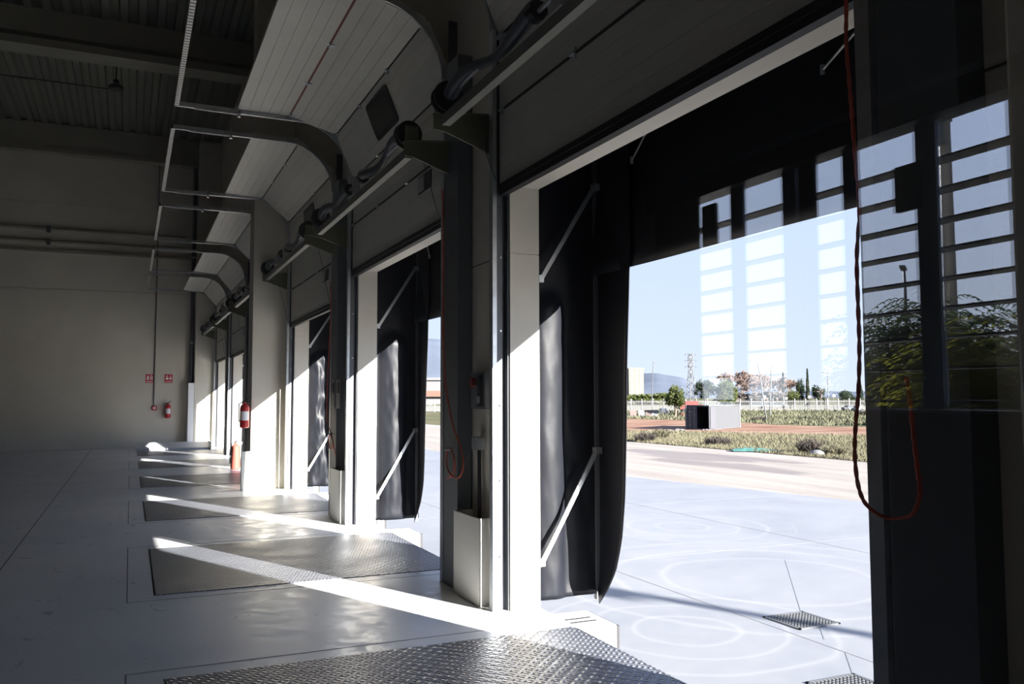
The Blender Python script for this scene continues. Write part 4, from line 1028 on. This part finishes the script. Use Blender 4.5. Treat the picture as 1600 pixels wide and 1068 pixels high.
for u, v, D, nm, lb in ((1227, 623, 143, 'notice_board', 'small white notice board on a post at the fence'), (1193, 621, 141, 'road_sign', 'round white road sign left of the lamp posts'), (1263, 621, 143, 'road_sign', 'round road sign below the tall cypress'), (1301, 619, 143, 'road_sign', 'white road sign right of the pale leafless tree')):
    x, y, z = on_ground(u, D); zz_ = zv(v, D); t_ = thing(nm, lb, 'sign', (x, y, z), 'roadside signs')
    MB().cyl((x, y, z), (x, y, zz_), .05, 6).build('post', m_galvo, t_)
    if nm == 'notice_board': MB().bar((x-.25, y-.06, zz_), (x+.25, y-.06, zz_), .04, .4).build('board', m_whiteo, t_)
    else: MB().cyl((x+.02, y-.06, zz_), (x+.0, y-.10, zz_), .3, 16).build('disc', m_whiteo, t_)
# tarp and sack at the road edge
x, y = xyof(1187, 41.5); tm = MB(); nx_, nz_ = 26, 8; vs = []
for i in range(nx_+1):
    for j_ in range(nz_+1):
        a = (i/nx_-.5)*2.1; b_ = (j_/nz_-.5)*1.1*(1-.8*(i/nx_)**2); px_, py_ = x+a*ce+b_*se+.2*a, y-a*se+b_*ce-.4*a
        h_ = .03+.20*max(0, 1-(2*i/nx_-.7)**2)*max(0, 1-(2*j_/nz_-1)**2)*(.6+.8*noise.noise(Vector((i*.6, j_*.8, 2))))
        vs.append((px_, py_, max(GZ+.005, GZ+h_)))
tm.add(vs, [(i*(nz_+1)+j_, (i+1)*(nz_+1)+j_, (i+1)*(nz_+1)+j_+1, i*(nz_+1)+j_+1) for i in range(nx_) for j_ in range(nz_)])
tag(tm.build('tarpaulin', mat('tarp_turquoise', (.07, .20, .17), .6), smooth=True), 'crumpled turquoise tarpaulin lying along the road edge', 'tarpaulin')
x, y = xyof(1273, 38.6); sk = MB(); sk.lathe([(.28, 0), (.34, .06), (.30, .16), (.16, .24), (.02, .26)], (x, y, GZ), 14)
tag(sk.build('white_sack', m_whiteo, smooth=True), 'white filled sack lying by the dry shrub at the road edge', 'sack')

# shrubs and grasses
def shrub(u, v, D, wpx, hpx, mt, label):
    x, y = xyof(u, D); z = gz(x, y); sc = D/1318.9; R = wpx*sc/2; h_ = hpx*sc; mb = MB()
    for _ in range(420):
        a = random.uniform(0, 2*PI); rr = random.random()**.6*R*.55; p = Vector((x+math.cos(a)*rr, y+math.sin(a)*rr, z))
        d_ = Vector((math.cos(a)*rr/R*1.2+random.gauss(0, .3), math.sin(a)*rr/R*1.2+random.gauss(0, .3), 1.1)).normalized()
        l_ = h_*random.uniform(.5, 1.1)*(1-.4*rr/R); q = p+d_*l_; w_ = .018+.0002*D
        s_ = Vector((random.gauss(0, 1), random.gauss(0, 1), 0)).normalized()*w_
        mb.add([p-s_, p+s_, q], [(0, 1, 2)])
        for _k in range(3):
            f = random.uniform(.4, .9); c_ = p.lerp(q, f); e_ = c_+Vector((random.gauss(0, .2), random.gauss(0, .2), random.uniform(0, .25)))*h_; mb.add([c_-s_*.7, c_+s_*.7, e_], [(0, 1, 2)])
    return tag(mb.build('dry_shrub', mt, fix=False), label, 'shrub', 'dry shrubs by the road')
shrub(1006, 690, 51, 46, 17, m_shrub, 'low dry shrub at the left end of the field edge')
shrub(1030, 682, 56, 50, 16, m_dry, 'pale straw-coloured shrub left of the container foreground')
shrub(1120, 695, 47, 62, 16, m_shrub, 'wide brown shrub between container and tarpaulin')
shrub(1262, 706, 40, 48, 28, m_shrub, 'largest tangled dry shrub behind the white sack')
shrub(1300, 710, 39, 60, 18, m_dry, 'pale dry shrub right of the white sack')
shrub(1350, 644, 128, 40, 10, m_shrub, 'brown shrub at the foot of the fence behind the rope')
shrub(1185, 655, 112, 40, 8, m_shrub, 'grey-brown shrub in the far grass beyond the dirt')
gm = MB()
def blade(x, y, z, h_, w_):
    a = random.uniform(0, PI); s_ = Vector((math.cos(a), math.sin(a), 0))*w_; p = Vector((x, y, z)); q = p+Vector((random.gauss(0, .35)*h_, random.gauss(0, .35)*h_, h_))
    gm.add([p-s_, p+s_, q], [(0, 1, 2)])
for _ in range(34000):
    u = random.uniform(940, 1420); 
    # distance of the road edge along this ray
    tx, ty = xyof(u, 1.0); De = 27.5/tx; D = De + random.random()**1.5*34
    x, y = xyof(u, D)
    if 93 < D+1.1*DL(x, y)[1] < 140 and random.random() < .93: continue
    blade(x, y, gz(x, y)-.02, random.uniform(.06, .24), .006+.0003*D)
tag(gm.build('field_grass', m_dry, fix=False), 'dry grass growing along the road edge of the field', 'grass', kind='stuff')
gm = MB()
for _ in range(14000):
    u = random.uniform(940, 1420); D = random.uniform(100, 144); x, y = xyof(u, D)
    if D+1.1*DL(x, y)[1] < 139: continue
    blade(x, y, gz(x, y)-.02, random.uniform(.2, .6), .07)
tag(gm.build('field_grass', mat('far_grass', (.12, .12, .07), .95, var=.3, vscale=.4), fix=False), 'greener grass growing far off before the white fence', 'grass', kind='stuff')

# white warehouse with a red band seen through the second dock
t_ = thing('warehouse', 'long white warehouse with a pale red band seen through the second dock', 'building', (*xyof(668, 200), -1))
def bslab(u0_, u1_, D, v0_, v1_, mt, nm, th=1):
    xa, ya_ = xyof(u0_, D); xb, yb_ = xyof(u1_, D); za, zb = zv(v0_, D), zv(v1_, D)
    o = MB(); o.bar((xa, ya_, (za+zb)/2), (xb, yb_, (za+zb)/2), th, abs(za-zb)); return o.build(nm, mt, t_)
bslab(600, 760, 200, 593, 648, m_whiteo, 'wall', 8); bslab(600, 760, 195.3, 610, 619, mat('band_red', (.19, .09, .065), .7), 'red_band', .6)
bslab(600, 760, 200, 590, 594, m_whiteo, 'roof_edge', 9)
x, y = xyof(640, 186); hb = MB(); leaf_crown(hb, (x+8, y-3, -.7), (16, 3, .9), 2600, .35); tag(hb.build('green_verge', m_leaf, fix=False), 'green verge of weeds before the white warehouse', 'bush', kind='stuff')

# ------------------------------------------------------------------ seen mirrored in the office glass: mast, trees
def vxy(u, d):
    """real place of something whose mirror image lies at picture column u"""
    th = yaw+math.atan((u-800)/1318.9); return d*math.sin(th), 1.2-d*math.cos(th)
x, y = 16.2, -11.5
t_ = thing('light_mast', 'tall steel light mast with floodlights mirrored in the glass at the right', 'light mast', (x, y, GZ))
MB().tube([(x, y, GZ), (x, y, 12)], [.15, .10], 14).build('pole', mat('mast_steel', (.30, .28, .25), .5, .2), t_, smooth='auto')
fl_ = MB(); fl_.tube([(x-.25, y, 6.9), (x-.25, y, 7.5)], [.18, .1], 12); fl_.bar((x-.3, y, 7.5), (x+.2, y, 7.5), .08); fl_.build('camera_dome', m_galvo, t_, smooth='auto')
f2 = MB(); f2.bar((x-.1, y+.2, 7.9), (x-.5, y+.9, 7.75), .5, .12); f2.build('floodlight', m_dkst, t_)
x, y = vxy(1418, 34)
t_ = thing('street_lamp', 'thin curved street lamp mirrored in the glass among the trees', 'street lamp', (x, y, GZ), 'distant street lamps')
MB().tube([(x, y, GZ), (x, y, 4.4), (x-.1, y+.1, 5.4), (x-.3, y+.25, 6.0)], [.07, .06, .05, .04], 8).build('pole', m_dkst, t_, smooth=True)
MB().bar((x-.3, y+.25, 6.0), (x-.8, y+.6, 6.05), .2, .08).build('lamp_head', m_dkst, t_)
def frond_tree(x, y, hgt, R, nf, label, mt, seed):
    random.seed(seed); t_ = thing('feathery_tree', label, 'tree', (x, y, GZ), 'trees mirrored in the glass')
    fo = MB(); tk = MB(); tk.tube([(x, y, GZ-.05), (x+.1, y+.1, GZ+hgt*.35), (x, y, GZ+hgt*.75)], [.16, .12, .06], 8)
    for i in range(nf):
        f = random.random(); a = random.uniform(0, 2*PI); zb = GZ+hgt*(.22+.74*f); rr = R*(1-f*.75)*random.uniform(.45, .95)
        b0 = Vector((x, y, zb-.1*hgt*.6)); b1 = Vector((x+math.cos(a)*rr*.8, y+math.sin(a)*rr*.8, zb))
        if i % 3 == 0: tk.tube([b0, b1], [.035, .012], 5, cap=False)
        for _ in range(6):
            aa = a+random.gauss(0, .7); l_ = random.uniform(.45, .85); st = b1+Vector((random.gauss(0, .25), random.gauss(0, .25), random.gauss(0, .2)))
            prev = st
            for s_ in range(9):
                g_ = s_/8; p = st+Vector((math.cos(aa)*l_*g_, math.sin(aa)*l_*g_, .22*l_*math.sin(g_*2.6)-.25*l_*g_*g_))
                sd__ = Vector((-math.sin(aa), math.cos(aa), 0)); ll = .16*math.sin(.35+g_*2.4)
                for q in (-1, 1):
                    tip = p+sd__*q*ll+Vector((math.cos(aa)*.05, math.sin(aa)*.05, -.05)); w_ = Vector((math.cos(aa), math.sin(aa), 0))*.017
                    fo.add([p-w_, p+w_, tip+w_*.3, tip-w_*.3], [(0, 1, 2, 3)])
    fo.build('foliage', mt, t_, fix=False); tk.build('trunk', m_bark, t_)
for i, (u, d, hgt, R, mt, lab) in [(i_, q_) for i_, q_ in enumerate([
        (1400, 15.5, 3.3, 1.7, m_leafd, 'dark feathery tree mirrored left of the mast'), (1468, 14.0, 3.9, 1.9, m_leafd, 'tallest feathery tree mirrored around the mast'),
        (1535, 12.5, 3.2, 1.4, m_leafy, 'yellow-green feathery tree mirrored right of the mast'), (1590, 13.5, 3.3, 1.6, m_leafy, 'yellow-green feathery tree mirrored at the right edge')])]:
    x, y = vxy(u, d); frond_tree(x, y, hgt, R, 300, lab, mt, 40+i)
random.seed(99)
hx0, hy0 = vxy(1340, 33); hx1, hy1 = vxy(1680, 29); hg = MB()
for i in range(9):
    f = i/8; leaf_crown(hg, (hx0+(hx1-hx0)*f, hy0+(hy1-hy0)*f, .6), (2.6, 2.4, 1.85), 1500, .18)
tag(hg.build('dark_hedge', m_leafd, fix=False), 'dense dark hedge mirrored behind the feathery trees', 'hedge', kind='stuff')

# duplicate Blender names for the ropes etc. are fine; every top-level thing carries its label
for o in list(bpy.data.objects):
    if o.parent is None and o.type == 'MESH' and 'kind' not in o and 'label' not in o: print('UNTAGGED', o.name)
